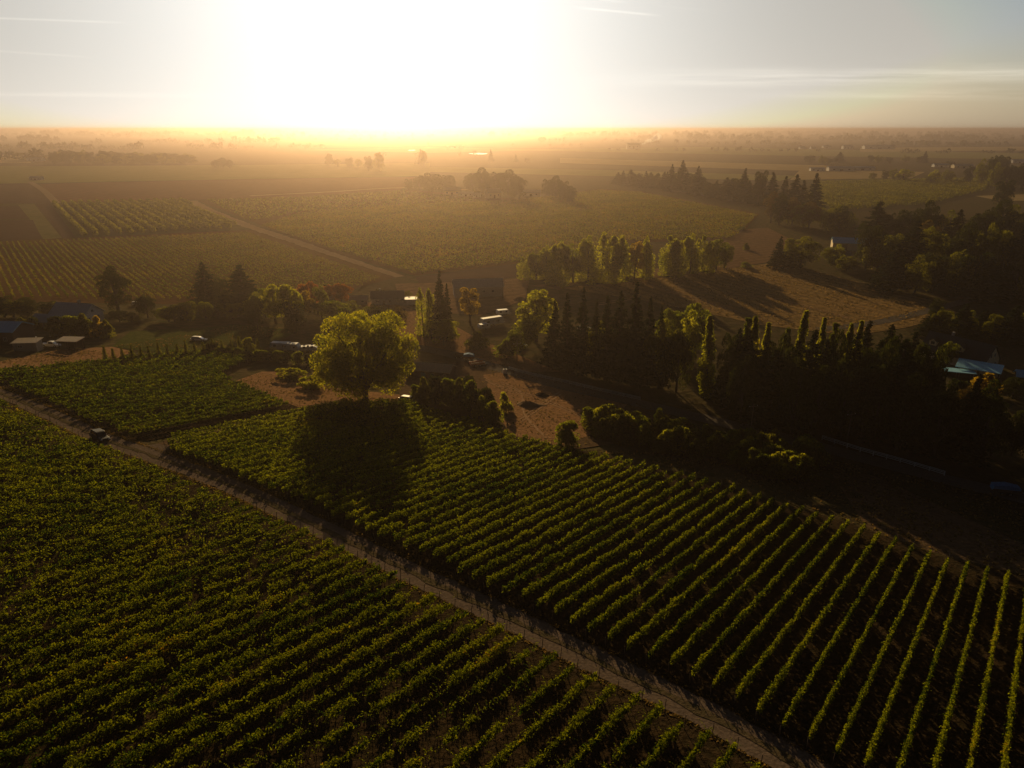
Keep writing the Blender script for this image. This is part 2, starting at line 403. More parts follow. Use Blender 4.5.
strip_m = field_mat('grass_strip', (0.13, 0.12, 0.045), (0.10, 0.10, 0.035), (0.17, 0.14, 0.06), big=0.02, fine=0.1, bump=0.2)
# far valley first (lowest lifts)
sheet('far_field', [(-300, 166), (60, 166), (250, 165), (430, 163), (430, 176), (250, 179), (40, 183), (-300, 188)], pgreen)
sheet('far_field', [(-200, 184), (36, 184), (52, 203), (-220, 206)], plough2)
sheet('far_field', [(40, 184), (250, 179), (425, 177), (400, 190), (300, 197), (190, 200), (58, 203)], plough)
sheet('far_field', [(-200, 207), (20, 206.5), (30, 219), (-200, 221)], plough2)
sheet('far_field', [(-200, 223), (33, 220), (42, 239), (-200, 243)], plough2)
sheet('grass_strip', [(18, 205), (25, 204.3), (34, 204), (48, 221), (62, 238), (53, 239), (44, 240), (32, 222)], strip_m)
sheet('far_field', [(36, 204), (50, 203), (76, 237), (63, 239)], plough2)
sheet('orchard_floor', [(50, 203), (190, 200), (255, 229), (76, 238)], olive)
vf = field_mat('valley_vineyard_floor', (0.10, 0.055, 0.024), (0.075, 0.046, 0.02), (0.125, 0.065, 0.028), big=0.01, fine=0.25, bump=0.2)
sheet('valley_vineyard_floor', [(-260, 246), (0, 241), (255, 230), (330, 256), (398, 277), (360, 287), (330, 300), (100, 303), (-200, 300)], vf)
sheet('valley_vineyard_floor', [(196, 200), (300, 197), (410, 190), (520, 199), (600, 189), (640, 191), (760, 214), (735, 240), (620, 243), (535, 262), (415, 276), (330, 252)], vf)
sheet('ploughed_strip', [(415, 277), (530, 262), (528, 276), (478, 282), (420, 284)], plough2)
sheet('far_field', [(800, 180), (1000, 176), (1000, 188), (930, 206), (820, 212), (805, 196)], olive)
sheet('far_field', [(560, 158), (840, 166), (836, 172), (560, 163)], gold)
sheet('far_field', [(800, 170), (925, 172), (912, 178), (790, 180)], gold)
sheet('far_field', [(975, 196), (1100, 192), (1100, 200), (1000, 201)], gold)
sheet('far_field', [(500, 150), (800, 156), (1060, 160), (1060, 154), (700, 147)], pgreen)
sheet('far_field', [(860, 148), (1100, 146), (1100, 150), (860, 152)], gold)
sheet('far_field', [(300, 150), (430, 147), (560, 150), (430, 153)], pgreen)
sheet('far_field', [(430, 167), (600, 170), (800, 176), (780, 181), (600, 176), (430, 172)], pgreen)
sheet('far_field', [(-250, 156), (0, 155), (40, 157), (30, 163), (-300, 163)], gold)
sheet('brown_field', [(700, 232), (768, 228), (800, 244), (770, 262), (735, 268), (640, 280), (596, 277), (560, 290), (530, 286), (650, 270), (722, 258)], brownf)
sheet('hay_meadow', [(560, 288), (640, 281), (780, 262), (830, 275), (930, 300), (960, 314), (905, 328), (850, 336), (760, 325), (700, 312), (640, 300)], hay)
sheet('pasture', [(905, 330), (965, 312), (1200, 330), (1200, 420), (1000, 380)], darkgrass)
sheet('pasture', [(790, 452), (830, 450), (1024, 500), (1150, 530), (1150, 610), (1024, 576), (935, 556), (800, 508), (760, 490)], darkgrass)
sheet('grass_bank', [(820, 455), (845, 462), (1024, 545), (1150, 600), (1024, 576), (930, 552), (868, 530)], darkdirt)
sheet('stubble_patch', [(-60, 371), (0, 362), (60, 350), (112, 347), (133, 352), (110, 362), (60, 366), (0, 374)], dirt)
sheet('lawn', [(112, 347), (130, 332), (240, 325), (300, 330), (262, 350), (200, 352), (150, 352)], lawn)
sheet('dry_patch', [(228, 384), (262, 372), (290, 372), (330, 388), (410, 396), (425, 404), (400, 402), (345, 402), (300, 408), (248, 390)], dirt)
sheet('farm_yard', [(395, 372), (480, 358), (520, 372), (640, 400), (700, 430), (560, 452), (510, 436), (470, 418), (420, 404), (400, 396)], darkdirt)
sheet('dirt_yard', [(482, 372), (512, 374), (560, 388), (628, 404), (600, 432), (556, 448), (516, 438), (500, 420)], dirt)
sheet('far_yard', [(380, 300), (440, 318), (480, 340), (560, 372), (500, 372), (430, 352), (385, 330), (340, 310)], dirt)
sheet('barn_yard', [(395, 284), (478, 282), (530, 277), (525, 300), (480, 316), (430, 312), (400, 300)], brownf)
sheet('vineyard_floor', [(-160, 402), (0, 398), (100, 447), (140, 461), (300, 528), (400, 578), (500, 628), (600, 678), (700, 730), (770, 770), (900, 860), (900, 1300), (-400, 1300), (-400, 500)], soil)
sheet('vineyard_floor', [(168, 441), (300, 411), (345, 402), (415, 402), (430, 409), (490, 424), (515, 437), (600, 455), (700, 479), (800, 509), (850, 524), (935, 556), (1024, 577), (1130, 600), (1300, 900), (1000, 885), (850, 778), (700, 695), (600, 650), (500, 604), (400, 559), (300, 512), (160, 457)], soil)
sheet('vineyard_floor', [(-150, 378), (0, 371), (100, 361), (200, 351), (247, 351), (258, 361), (224, 377), (300, 409), (150, 441), (125, 441), (100, 431), (0, 387), (-150, 392)], soil)

wobble_path([(30, 182), (44, 191), (56, 203)], [7, 7, 7], straw, 'farm_path', 0.05)
wobble_path([(190, 201), (212, 212), (245, 225), (290, 240), (340, 257), (400, 277)], [12, 11, 9, 8, 6, 5], straw, 'farm_path', 0.1)
wobble_path([(250, 196), (330, 192), (400, 188), (470, 190)], [9] * 4, straw, 'farm_path', 0.1)
wobble_path([(400, 345), (440, 352), (490, 366), (560, 386), (640, 404), (700, 418), (760, 432), (830, 450), (930, 476), (1060, 508)], [6] * 10, asphalt, 'farm_road', 0.02)
wobble_path([(820, 330), (880, 322), (940, 308), (1010, 290), (1100, 270)], [5] * 5, asphalt, 'farm_road', 0.02)
track_px = [(-90, 370), (0, 394), (50, 415), (100, 438), (150, 456), (200, 474), (250, 495), (300, 519), (350, 543), (400, 568), (450, 592), (500, 615), (550, 639), (600, 664), (650, 688), (700, 712), (750, 739), (800, 768), (870, 815), (960, 880)]
wobble_path(track_px, [4.0, 4.0, 4.2, 4.2] + [4.4] * 16, gravel, 'gravel_track', 0.09, step=1.2)
sheet('gravel_turnout', [(122, 446), (150, 446), (172, 441), (185, 436), (176, 444), (166, 452), (163, 460), (180, 468), (150, 464)], gravel)
wobble_path([(165, 446), (200, 434), (250, 422), (300, 410), (340, 402)], [3.2, 3, 2.6, 2.4, 2.4], darkdirt, 'field_lane', 0.05)
rut = field_mat('wheel_rut', (0.34, 0.21, 0.12), (0.28, 0.17, 0.10), (0.40, 0.25, 0.15), big=0.3, fine=2.0, bump=0.04)
for pts in ([(484, 378), (505, 388), (540, 398), (590, 420), (600, 428)], [(500, 382), (520, 392), (524, 414), (545, 436)], [(560, 392), (545, 402), (520, 420)], [(596, 304), (680, 292), (760, 296), (850, 318)], [(640, 282), (700, 300), (770, 322)]):
    for d_ in (0, 1): wobble_path([(x + d_ * 1.2, y + d_ * (2.6 if y > 350 else 1.6)) for x, y in pts], [.45] * len(pts), rut, 'wheel_rut', 0.35, step=1.5)
mid = field_mat('track_grass', (0.075, 0.06, 0.032), (0.06, 0.055, 0.025), (0.11, 0.08, 0.05), big=0.4, fine=2.5, bump=0.05)
wobble_path(track_px, [0.9] * 20, mid, 'track_middle', 0.35, step=1.5)

# ------------------------------------------------------------------ vineyards: each row a thing
ROWAZ = math.radians(38.08); RD = np.array([math.sin(ROWAZ), math.cos(ROWAZ)]); RN = np.array([math.cos(ROWAZ), -math.sin(ROWAZ)])
def intervals(poly, rd, rn, u):
    """where the line {p . rn = u} lies inside poly, as spans of s = p . rd"""
    hits = []; n = len(poly)
    for i in range(n):
        a, b = poly[i], poly[(i + 1) % n]; ua, ub = a @ rn - u, b @ rn - u
        if (ua > 0) != (ub > 0):
            t = ua / (ua - ub); hits.append(float((a + (b - a) * t) @ rd))
    hits.sort(); return [(hits[i], hits[i + 1]) for i in range(0, len(hits) - 1, 2)]
def row_leaves(s0, s1, u, rng, rd, rn, top=1.95, low=0.75, wid=0.27, dens=1.0, shoots=0.0, wild=0.0, gap=0.02, base_size=0.13, vine=1.5, core=32):
    """leaf centres, sizes along one row"""
    L = s1 - s0; nv = max(1, int(L / vine)); mids = s0 + (np.arange(nv) + .5) * vine
    vig = np.clip(rng.normal(1.0, 0.12 + wild * 0.16, nv), 0.45, 1.5); vig[rng.random(nv) < gap] = 0.12
    sm = np.convolve(rng.normal(0, 1, nv + 8), np.ones(6) / 6, 'same')[4:4 + nv]; vig = np.clip(vig + sm * (0.1 + 0.25 * wild), 0.1, 1.6)
    px_ = mids[:, None] * rd + u * rn
    patch = np.sin(px_[:, 0] * .11 + 1.3 * np.sin(px_[:, 1] * .07)) * np.sin(px_[:, 1] * .13 + 1.7 * np.sin(px_[:, 0] * .05 + 2)); vig = np.clip(vig * (1 + patch * .32 * wild), .1, 1.6); vig[(patch < -.5) & (rng.random(nv) < .35 * wild)] = .15
    dist = np.sqrt((px_ ** 2).sum(1) + 50.0 ** 2)
    size = np.maximum(base_size, dist * 0.0016)
    cnt = (dens * vig * vine * 1.35 / size ** 2).astype(int)
    idx = np.repeat(np.arange(nv), cnt); n = len(idx)
    s = mids[idx] + rng.uniform(-.5, .5, n) * vine * 1.05
    v = vig[idx]; h = rng.beta(1.5, 1.0, n)
    # leaves hang in sprays: pull each leaf towards the middle of its spray
    q = np.floor(s * 2.6 + rng.integers(0, 2, n) * .5); jit = np.modf(np.sin(q * 12.9898 + u * 78.233) * 43758.5453)[0]; jit2 = np.modf(np.sin(q * 39.34 + u * 11.13) * 24634.63)[0]
    z = low + (top - low) * h * (0.55 + 0.45 * v) + rng.normal(0, 0.05 + .06 * wild, n)
    hump = 0.10 * np.sin(s * 4.1 + u * 3) + 0.07 * np.sin(s * 9.7 + u); z += hump * (h > .5) + jit * (0.10 + .13 * wild) * (h > .35)
    keep = (jit > -.55 + .25 * wild * (h > .5)) | (rng.random(n) < .25)
    a = rng.normal(0, 1, n) * wid * (0.6 + 0.5 * v) * (1.15 - 0.5 * h) + jit2 * wid * .55
    S = size[idx] * rng.uniform(.7, 1.35, n)
    P = [s[keep]]; A = [a[keep]]; Zz = [z[keep]]; SS = [S[keep]]
    # dense heart of the hedge: large leaves added to stop sun passing through
    nc = int(L * core); cs = rng.uniform(s0, s1, nc); ci = np.clip(((cs - s0) / vine).astype(int), 0, nv - 1); ok = vig[ci] > .4; cs = cs[ok]; nc = len(cs)
    P.append(cs); A.append(rng.normal(0, wid * .35, nc)); Zz.append(low + (top * .9 - low) * rng.uniform(0.05, .82, nc) * (0.55 + .45 * vig[ci[ok]])); SS.append(rng.uniform(.28, .42, nc))
    if shoots:
        ns = rng.poisson(shoots * L); b = rng.uniform(s0, s1, ns); k = 9
        t = np.linspace(0, 1, k)[None]; ln = rng.uniform(.3, 1.35, ns)[:, None] * (0.6 + .5 * wild); da = rng.uniform(-1, 1, ns)[:, None]; ds = rng.uniform(-1, 1, ns)[:, None]
        up = rng.uniform(.25, 1.0, ns)[:, None]
        zs = top * .93 + ln * (up * t - (1.1 - .7 * up) * .8 * t * t); as_ = ln * da * t; ss = b[:, None] + ln * ds * t
        sz = np.maximum(base_size, 90 * 0.00125) * (1.15 - .5 * t) * np.ones((ns, 1))
        P.append(ss.ravel()); A.append(as_.ravel()); Zz.append(zs.ravel()); SS.append(sz.ravel())
    return np.concatenate(P), np.concatenate(A), np.concatenate(Zz), np.concatenate(SS)
wood = mat('weathered_wood', (0.12, 0.085, 0.06), rough=0.9, var=0.3, scale=8, bump=0.01)
wire_m = mat('galvanised_wire', (0.35, 0.34, 0.32), rough=0.4, metallic=0.9, var=0.1)
vine_wood = mat('vine_wood', (0.06, 0.042, 0.03), rough=0.95, var=0.3, scale=12)
def world_poly(px): return [np.array(ground(*p)[:2]) for p in px]
def vineyard(name, poly, spacing, leafm, label_fn, group, seed, rd=RD, rn=RN, posts='ends', u_off=0.0, category='vine row', minlen=4.0, stems=True, name_part='vine_foliage', **kw):
    us = [p @ rn for p in poly]; u0, u1 = min(us), max(us); k0 = math.ceil((u0 + .4 - u_off) / spacing); spans = []
    k = k0
    while k * spacing + u_off < u1 - .2:
        u = k * spacing + u_off
        for a, b in intervals(poly, rd, rn, u):
            if b - a > minlen: spans.append((u, a, b))
        k += 1
    rng = np.random.default_rng(seed); made = []
    for i, (u, a, b) in enumerate(spans):
        a += rng.uniform(0, 1.0); b -= rng.uniform(0, 1.0)
        s, off, z, S = row_leaves(a, b, u, rng, rd, rn, **kw)
        C = s[:, None] * rd + (u + off)[:, None] * rn; gz = terrain(C[:, 0], C[:, 1])
        org = np.array([*(a * rd + u * rn), 0.0]); org[2] = terrain(org[0], org[1])
        C3 = np.column_stack([C, gz + z]) - org
        V, Q = leaf_quads(C3, S, rng, up=0.25)
        e = empty('vine_row', tuple(org)); tag(e, label_fn(i, len(spans), u, a, b), category, group)
        link(name_part, np_mesh(name_part, V, Q, leafm), e)
        if posts:
            pp = [(a - .5, -0.25), (b + .5, 0.25)]
            for q, lean in pp:
                p0 = np.array([*(q * rd + u * rn), 0.0]); p0[2] = terrain(p0[0], p0[1]); p0 -= org
                d = np.array([*(rd * lean), 0])
                MB().tube([p0 - (0, 0, .3), p0 + d + (0, 0, 1.65)], [.05, .04], 6).build('post', wood, e)
        if stems:
            nv = int((b - a) / 1.5); m_ = MB()
            q = a + (np.arange(nv) + .5) * 1.5 + rng.normal(0, .08, nv)
            Cs = q[:, None] * rd + u * rn; z0 = terrain(Cs[:, 0], Cs[:, 1]); B = np.column_stack([Cs, z0]) - org
            n3 = []; tri = np.array([[.035, 0], [-.02, .03], [-.02, -.03]])
            for zz in (-.1, .9):
                n3.append(B[:, None, :] + np.column_stack([tri, np.full(3, zz)])[None])
            V2 = np.concatenate(n3, axis=1).reshape(-1, 3); qb = np.array([[0, 1, 4, 3], [1, 2, 5, 4], [2, 0, 3, 5]]); Q2 = (np.arange(nv)[:, None, None] * 6 + qb[None]).reshape(-1, 4)
            m_.bm.free(); tag(link('vine_stem', np_mesh('vine_stem', V2, Q2, vine_wood), e), kind='stuff')
        made.append(e)
    return made
leafA = leaf_mat('vine_leaf_autumn', (0.014, 0.032, 0.002), (0.13, 0.14, 0.004), (0.28, 0.14, 0.01), trans=0.46, patch=0.12, rare=0.055)
leafB = leaf_mat('vine_leaf_green', (0.020, 0.038, 0.003), (0.145, 0.155, 0.005), (0.22, 0.15, 0.01), trans=0.5, patch=0.07, rare=0.08)
leafC = leaf_mat('vine_leaf_bright', (0.02, 0.04, 0.003), (0.095, 0.112, 0.005), (0.20, 0.15, 0.01), trans=0.42, patch=0.11, rare=0.08)
def count_label(what, from_lo, from_hi, mid_lab):
    def fn(i, n, u, a, b):
        return f'{what}, {nth(i + 1)} {from_lo}' if i < n / 2 else f'{what}, {nth(n - i)} {from_hi}'
    return fn
polyA = world_poly([(-110, 404), (0, 401), (98, 449), (138, 463), (300, 531), (400, 582), (500, 632), (600, 683), (700, 735), (770, 776), (880, 850), (900, 960), (-200, 960), (-260, 500)])
polyB = world_poly([(172, 443), (300, 413), (345, 404), (412, 404), (428, 412), (490, 427), (515, 440), (600, 458), (655, 471), (700, 482), (800, 512), (850, 527), (935, 560), (1024, 581), (1120, 604), (1240, 860), (980, 860), (855, 775), (785, 737), (700, 690), (600, 646), (500, 598), (400, 552), (300, 506), (166, 453)])
polyC = world_poly([(-110, 379), (0, 373), (100, 363), (200, 353), (245, 353), (254, 361), (221, 376), (296, 408), (150, 438), (127, 439), (100, 428), (0, 385), (-110, 390)])
vineyard('A', polyA, 2.45, leafA, count_label('overgrown vine row below the gravel track', 'from the far left end', 'from the bottom right corner', ''), 'vine rows below the gravel track', 11, shoots=2.6, wild=1.1, gap=0.08, dens=2.2, wid=0.15, top=1.8)
vineyard('B', polyB, 2.45, leafB, count_label('trimmed vine row above the gravel track', 'from the corner by the parked car', 'from the right edge', ''), 'vine rows above the gravel track', 12, shoots=0.12, wild=0.25, gap=0.012, dens=3.0, wid=0.12, top=1.95)
vineyard('C', polyC, 2.45, leafC, count_label('vine row in the upper left block', 'from the stubble side', 'from the lane beside the shadowed block', ''), 'vine rows in the upper left block', 13, shoots=0.6, wild=0.7, gap=0.04, dens=2.2, wid=0.13, top=1.6)

# ------------------------------------------------------------------ valley vineyards and orchard (each row a thing)
leafFar = leaf_mat('vine_leaf_valley', (0.03, 0.038, 0.006), (0.095, 0.085, 0.012), (0.14, 0.08, 0.018), trans=0.45, patch=0.03, rare=0.15)
leafOrch = leaf_mat('orchard_leaf', (0.05, 0.055, 0.012), (0.12, 0.11, 0.025), None, trans=0.45, patch=0.03)
az2 = math.radians(-37); RD2 = np.array([math.sin(az2), math.cos(az2)]); RN2 = np.array([math.cos(az2), -math.sin(az2)])
az3 = math.radians(-35); RD3 = np.array([math.sin(az3), math.cos(az3)]); RN3 = np.array([math.cos(az3), -math.sin(az3)])
polyD = world_poly([(50, 204), (182, 201), (240, 228), (78, 237)])
def far_rows(poly, spacing, rd, rn, leafm, label_fn, group, seed, size=0.9, dens=1.0, top=2.0, wid=0.5, low=.4, as_stuff=None, clump=1.5, gap=0.05, category='vine row', part='vine_foliage', minlen=12, limit=None, name='vine_row'):
    rng = np.random.default_rng(seed); us = [p @ rn for p in poly]; u0, u1 = min(us), max(us); k = math.ceil(u0 / spacing); spans = []
    while k * spacing < u1:
        for a, b in intervals(poly, rd, rn, k * spacing):
            if b - a > minlen: spans.append((k * spacing, a, b))
        k += 1
    allV = []; made = []
    for i, (u, a, b) in enumerate(spans):
        L = b - a; nc = int(L / clump); ci = a + (np.arange(nc) + .5) * clump; v = np.clip(rng.normal(1, .2, nc), .3, 1.5); v[rng.random(nc) < gap] = 0
        n_per = max(3, int(dens * clump * (top - low) * 2 * wid * 3 / size ** 2))
        idx = np.repeat(np.arange(nc), (n_per * (v > 0)).astype(int)); n = len(idx)
        s = ci[idx] + rng.normal(0, .32, n) * clump; z = low + (top - low) * rng.beta(1.5, 1.2, n) * (0.6 + .4 * v[idx]); off = rng.normal(0, wid, n) * .8
        C = s[:, None] * rd + (u + off)[:, None] * rn; gz = terrain(C[:, 0], C[:, 1])
        P3 = np.column_stack([C, gz + z])
        if as_stuff: allV.append((P3, size * rng.uniform(.7, 1.3, n))); continue
        org = np.array([*(a * rd + u * rn), 0.0]); org[2] = terrain(org[0], org[1])
        V, Q = leaf_quads(P3 - org, size * rng.uniform(.7, 1.3, n), rng, up=.2)
        e = empty(name, tuple(org)); tag(e, label_fn(i, len(spans), u, a, b), category, group); link(part, np_mesh(part, V, Q, leafm), e); made.append(e)
    if as_stuff and allV:
        P3 = np.concatenate([p for p, _ in allV]); S = np.concatenate([s for _, s in allV]); V, Q = leaf_quads(P3, S, rng, up=.2)
        return tag(link(as_stuff, np_mesh(as_stuff, V, Q, leafm)), kind='stuff')
    return made
far_rows(polyD, 7.0, RD3, RN3, leafOrch, count_label('bushy orchard row across the valley', 'from the dark strip on its left', 'from the straw-coloured track', ''), 'orchard rows across the valley', 31, size=1.2, top=3.6, wid=.8, low=.3, clump=3.5, dens=1.0, gap=.02, category='orchard row', part='orchard_foliage', name='orchard_row')
polyE = world_poly([(-90, 249), (0, 244), (245, 234), (318, 259), (380, 281), (355, 288), (320, 296), (100, 300), (-80, 298)])
far_rows(polyE, 2.9, RD2, RN2, leafFar, count_label('valley vine row behind the left farmhouse', 'from the left side of the field', 'from the straw-coloured track', ''), 'vine rows in the left valley field', 32, size=.5, top=2.1, wid=.26, low=.5, clump=1.8, dens=.5, gap=.06)
polyG = world_poly([(262, 227), (300, 214), (420, 205), (520, 201), (600, 191), (640, 193), (758, 216), (733, 239), (620, 242), (535, 261), (415, 275), (335, 251)])
far_rows(polyG, 3.4, RD, RN, leafFar, None, None, 33, size=.75, top=2.1, wid=.38, low=.4, clump=2.4, dens=.55, gap=.08, as_stuff='valley_vineyard')
polyG2 = world_poly([(206, 200), (300, 198), (405, 191), (520, 205), (600, 208), (420, 205), (300, 213), (250, 222)])
far_rows(polyG2, 5.0, RD, RN, leafFar, None, None, 34, size=1.3, top=1.8, wid=.6, low=.3, clump=4, dens=.35, gap=.2, as_stuff='young_plantation')
polyH = world_poly([(815, 183), (990, 179), (985, 190), (925, 205), (825, 211), (808, 196)])
far_rows(polyH, 9.0, RD3, RN3, leafOrch, count_label('orchard row right of the dark conifer belt', 'from its left end', 'from its right end', ''), 'orchard rows right of the conifer belt', 35, size=1.2, top=3.4, wid=.8, low=.3, clump=5, dens=.8, gap=.03, category='orchard row', part='orchard_foliage', name='orchard_row')

# ------------------------------------------------------------------ trees
bark = mat('bark', (0.05, 0.038, 0.028), rough=0.95, var=0.3, scale=3, bump=0.03)
bark_pale = mat('pale_bark', (0.16, 0.13, 0.10), rough=0.9, var=0.25, scale=4, bump=0.02)
LM = {
 'walnut': leaf_mat('leaf_walnut', (0.09, 0.10, 0.006), (0.20, 0.185, 0.010), (0.26, 0.21, 0.02), trans=0.62, patch=0.25, rare=.12),
 'green': leaf_mat('leaf_green', (0.045, 0.06, 0.010), (0.11, 0.115, 0.015), None, trans=0.55, patch=0.12),
 'lime': leaf_mat('leaf_lime', (0.09, 0.10, 0.012), (0.19, 0.18, 0.02), (0.20, 0.16, 0.03), trans=0.7, patch=0.12, rare=.1),
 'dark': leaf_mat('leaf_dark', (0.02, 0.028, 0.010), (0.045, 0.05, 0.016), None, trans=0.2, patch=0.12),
 'yellow': leaf_mat('leaf_yellow', (0.16, 0.11, 0.015), (0.26, 0.17, 0.02), None, trans=0.55, patch=0.2),
 'rust': leaf_mat('leaf_rust', (0.12, 0.04, 0.015), (0.20, 0.07, 0.02), None, trans=0.5, patch=0.2),
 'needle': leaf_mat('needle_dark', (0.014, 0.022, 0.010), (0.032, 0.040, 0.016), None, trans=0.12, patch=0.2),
 'olive': leaf_mat('leaf_olive', (0.05, 0.056, 0.012), (0.105, 0.10, 0.02), None, trans=0.5, patch=0.15),
 'brown': leaf_mat('leaf_brown', (0.05, 0.035, 0.018), (0.09, 0.06, 0.025), None, trans=0.3, patch=0.15),
}
MESHES = {}
def crown_mesh(key, C, S, m, rng, up=.15):
    V, Q = leaf_quads(C, S, rng, up=up); return np_mesh(key, V, Q, m)
def trunk_mesh(name, H, r, limbs, m, lean=0.0, rng=None, top=.75):
    b = MB(); pts = [(0, 0, -0.3), (lean * .1 * H, 0, H * top * .3), (lean * .3 * H, 0.01 * H, H * top * .7), (lean * .4 * H, 0, H * top)]
    b.tube(pts, [r * 1.25, r * .85, r * .5, r * .15], 7)
    for (z0, P, rr) in limbs:
        s = Vector((0, 0, z0)); e = Vector(P); mid_ = s.lerp(e, .5) + Vector((0, 0, -0.04 * H))
        b.tube([s, mid_, e], [rr, rr * .6, rr * .2], 5)
    bmesh.ops.recalc_face_normals(b.bm, faces=b.bm.faces); me = bpy.data.meshes.new(name); b.bm.to_mesh(me); b.bm.free(); me.materials.append(m)
    return me
def make_broad(key, mkey, H=14.0, R=6.0, base=.18, n=7000, leaf=.42, lobes=34, seed=0, shape=1.0, bk=None, top_flat=0.0, lobe_r=.34, out=.95):
    rng = np.random.default_rng(seed + 100); L_ = []; zc = H * (base + 1) / 2; hz = H * (1 - base) / 2
    for i in range(lobes):
        d = rand_unit(rng, 1)[0]; rad = rng.uniform(.2, out) ** .5
        w = (1 - max(0, d[2]) ** 2 * (1 - shape) * .5)
        c = np.array([d[0] * R * rad * w, d[1] * R * rad * w, zc + d[2] * hz * rad * .86])
        c *= np.array([1, 1, rng.uniform(.92, 1.05)]); L_.append((c, R * lobe_r * rng.uniform(.45, 1.25)))
    P = []; S = []
    w = np.array([r ** 2 for _, r in L_]); w /= w.sum()
    for (c, r), f in zip(L_, w):
        k = int(n * f); d = rand_unit(rng, k); d[:, 2] = np.where((d[:, 2] < -.2) & (rng.random(k) < .6), -d[:, 2], d[:, 2]); q = r * rng.uniform(.5, 1.1, k)[:, None] ** .5
        p = c + d * q * np.array([1.05, 1.05, .85]); P.append(p); S.append(leaf * rng.uniform(.6, 1.4, k))
    P = np.concatenate(P); S = np.concatenate(S); cm = crown_mesh(key + '_crown', P, S, LM[mkey], rng)
    limbs = [(H * rng.uniform(.12, .4), tuple(c), R * .035) for c, _ in L_[::3]]
    tm = trunk_mesh(key + '_trunk', H, H * .024 + .1, limbs, bk or bark, rng=rng)
    MESHES[key] = (tm, cm, H, 2 * R)
def make_conifer(key, mkey='needle', H=24.0, R=4.2, n=6500, leaf=.5, seed=0, base=.06, power=.85, droop=.25, gaps=.1, ragged=.25):
    rng = np.random.default_rng(seed + 200); P = []; S = []; z = base * H
    while z < H * .985:
        t = (z - base * H) / (H * (1 - base)); r = R * (1 - t) ** power * 1.0; nb = max(3, int(5 + 5 * (1 - t)))
        for k in range(nb):
            if rng.random() < gaps: continue
            a = rng.uniform(0, 2 * math.pi); rl = max(.25, r * rng.uniform(1 - ragged * 1.6, 1 + ragged * .5)); m_ = max(4, int(n * rl / (R * 330)))
            u = rng.uniform(.1, 1, m_) ** .8; sp = (0.10 + .16 * u * (1 - .5 * u)) * rl * .9 + .1
            x = u * rl; y = rng.normal(0, 1, m_) * sp; zz = z + rl * (.12 * u - droop * u * u) + rng.normal(0, .12, m_)
            P.append(np.column_stack([x * math.cos(a) - y * math.sin(a), x * math.sin(a) + y * math.cos(a), zz])); S.append(leaf * rng.uniform(.6, 1.3, m_) * (.65 + .35 * (1 - t)))
        z += H * .028 * rng.uniform(.7, 1.3) * (1.1 - .4 * t)
    k = 30; P.append(np.column_stack([rng.normal(0, .08, k), rng.normal(0, .08, k), rng.uniform(H * .94, H, k)])); S.append(np.full(k, leaf * .5))
    P = np.concatenate(P); S = np.concatenate(S); cm = crown_mesh(key + '_crown', P, S, LM[mkey], rng, up=.6)
    tm = trunk_mesh(key + '_trunk', H, H * .014 + .08, [], bark, top=.97); MESHES[key] = (tm, cm, H, 2 * R)
def make_poplar(key, mkey, H=20.0, R=1.9, n=6000, leaf=.36, seed=0, base=.05, split=1):
    rng = np.random.default_rng(seed + 300); P = []; S = []
    cs = [(rng.uniform(-.5, .5) * R * (split - 1), rng.uniform(-.5, .5) * R * (split - 1), rng.uniform(.82, 1)) for _ in range(split)]; cs[0] = (0, 0, 1.0)
    for k in range(110):
        cx, cy, hh = cs[k % split]; t = rng.uniform(base, .98); prof = math.sin(math.pi * min(1, (t * .86 + .1)) ** .75) ** .7 * (1 - t) ** .3 * (1 - .25 * t); a = rng.uniform(0, 6.283); r0 = R * prof * rng.uniform(.35, .95)
        c = np.array([cx + r0 * math.cos(a), cy + r0 * math.sin(a), t * H * hh]); m_ = n // 110; d = rand_unit(rng, m_)
        P.append(c + d * np.array([.42, .42, min(1.25, .5 + 2.4 * (1 - t))]) * R * .56 * (.6 + .6 * prof) * rng.uniform(.4, 1.0, m_)[:, None] ** .5); S.append(leaf * rng.uniform(.6, 1.4, m_))
    P = np.concatenate(P); P[:, 2] = np.maximum(P[:, 2], .3); S = np.concatenate(S); cm = crown_mesh(key + '_crown', P, S, LM[mkey], rng)
    tm = trunk_mesh(key + '_trunk', H, .3, [], bark, top=.9); MESHES[key] = (tm, cm, H, 2 * R)
def make_bush(key, mkey, H=3.0, R=2.2, n=2600, leaf=.26, seed=0, lobes=12):
    rng = np.random.default_rng(seed + 400); P = []; S = []
    for i in range(lobes):
        a = rng.uniform(0, 6.283); rr = R * rng.uniform(0, .7); lr = R * rng.uniform(.28, .5); c = np.array([rr * math.cos(a), rr * math.sin(a), H * rng.uniform(.05, .95) - lr * .3]); m_ = n // lobes; d = rand_unit(rng, m_); d[:, 2] = np.abs(d[:, 2]) * .9 - .1
        P.append(c + d * lr * rng.uniform(.6, 1.1, m_)[:, None]); S.append(leaf * rng.uniform(.6, 1.4, m_))
    k = n // 6; a = rng.uniform(0, 6.283, k); r = R * rng.uniform(.3, .95, k); P.append(np.column_stack([r * np.cos(a), r * np.sin(a), rng.uniform(.05, .5, k) * H])); S.append(np.full(k, leaf))
    P = np.concatenate(P); P[:, 2] = np.maximum(P[:, 2], .05); S = np.concatenate(S); cm = crown_mesh(key + '_crown', P, S, LM[mkey], rng)
    b = MB()
    for i in range(5):
        a = i * 1.3; b.tube([(0.1 * math.cos(a), .1 * math.sin(a), -.1), (R * .4 * math.cos(a), R * .4 * math.sin(a), H * .6)], [.05, .02], 5)
    me = bpy.data.meshes.new(key + '_stem'); b.bm.to_mesh(me); b.bm.free(); me.materials.append(bark); MESHES[key] = (me, cm, H, 2 * R)
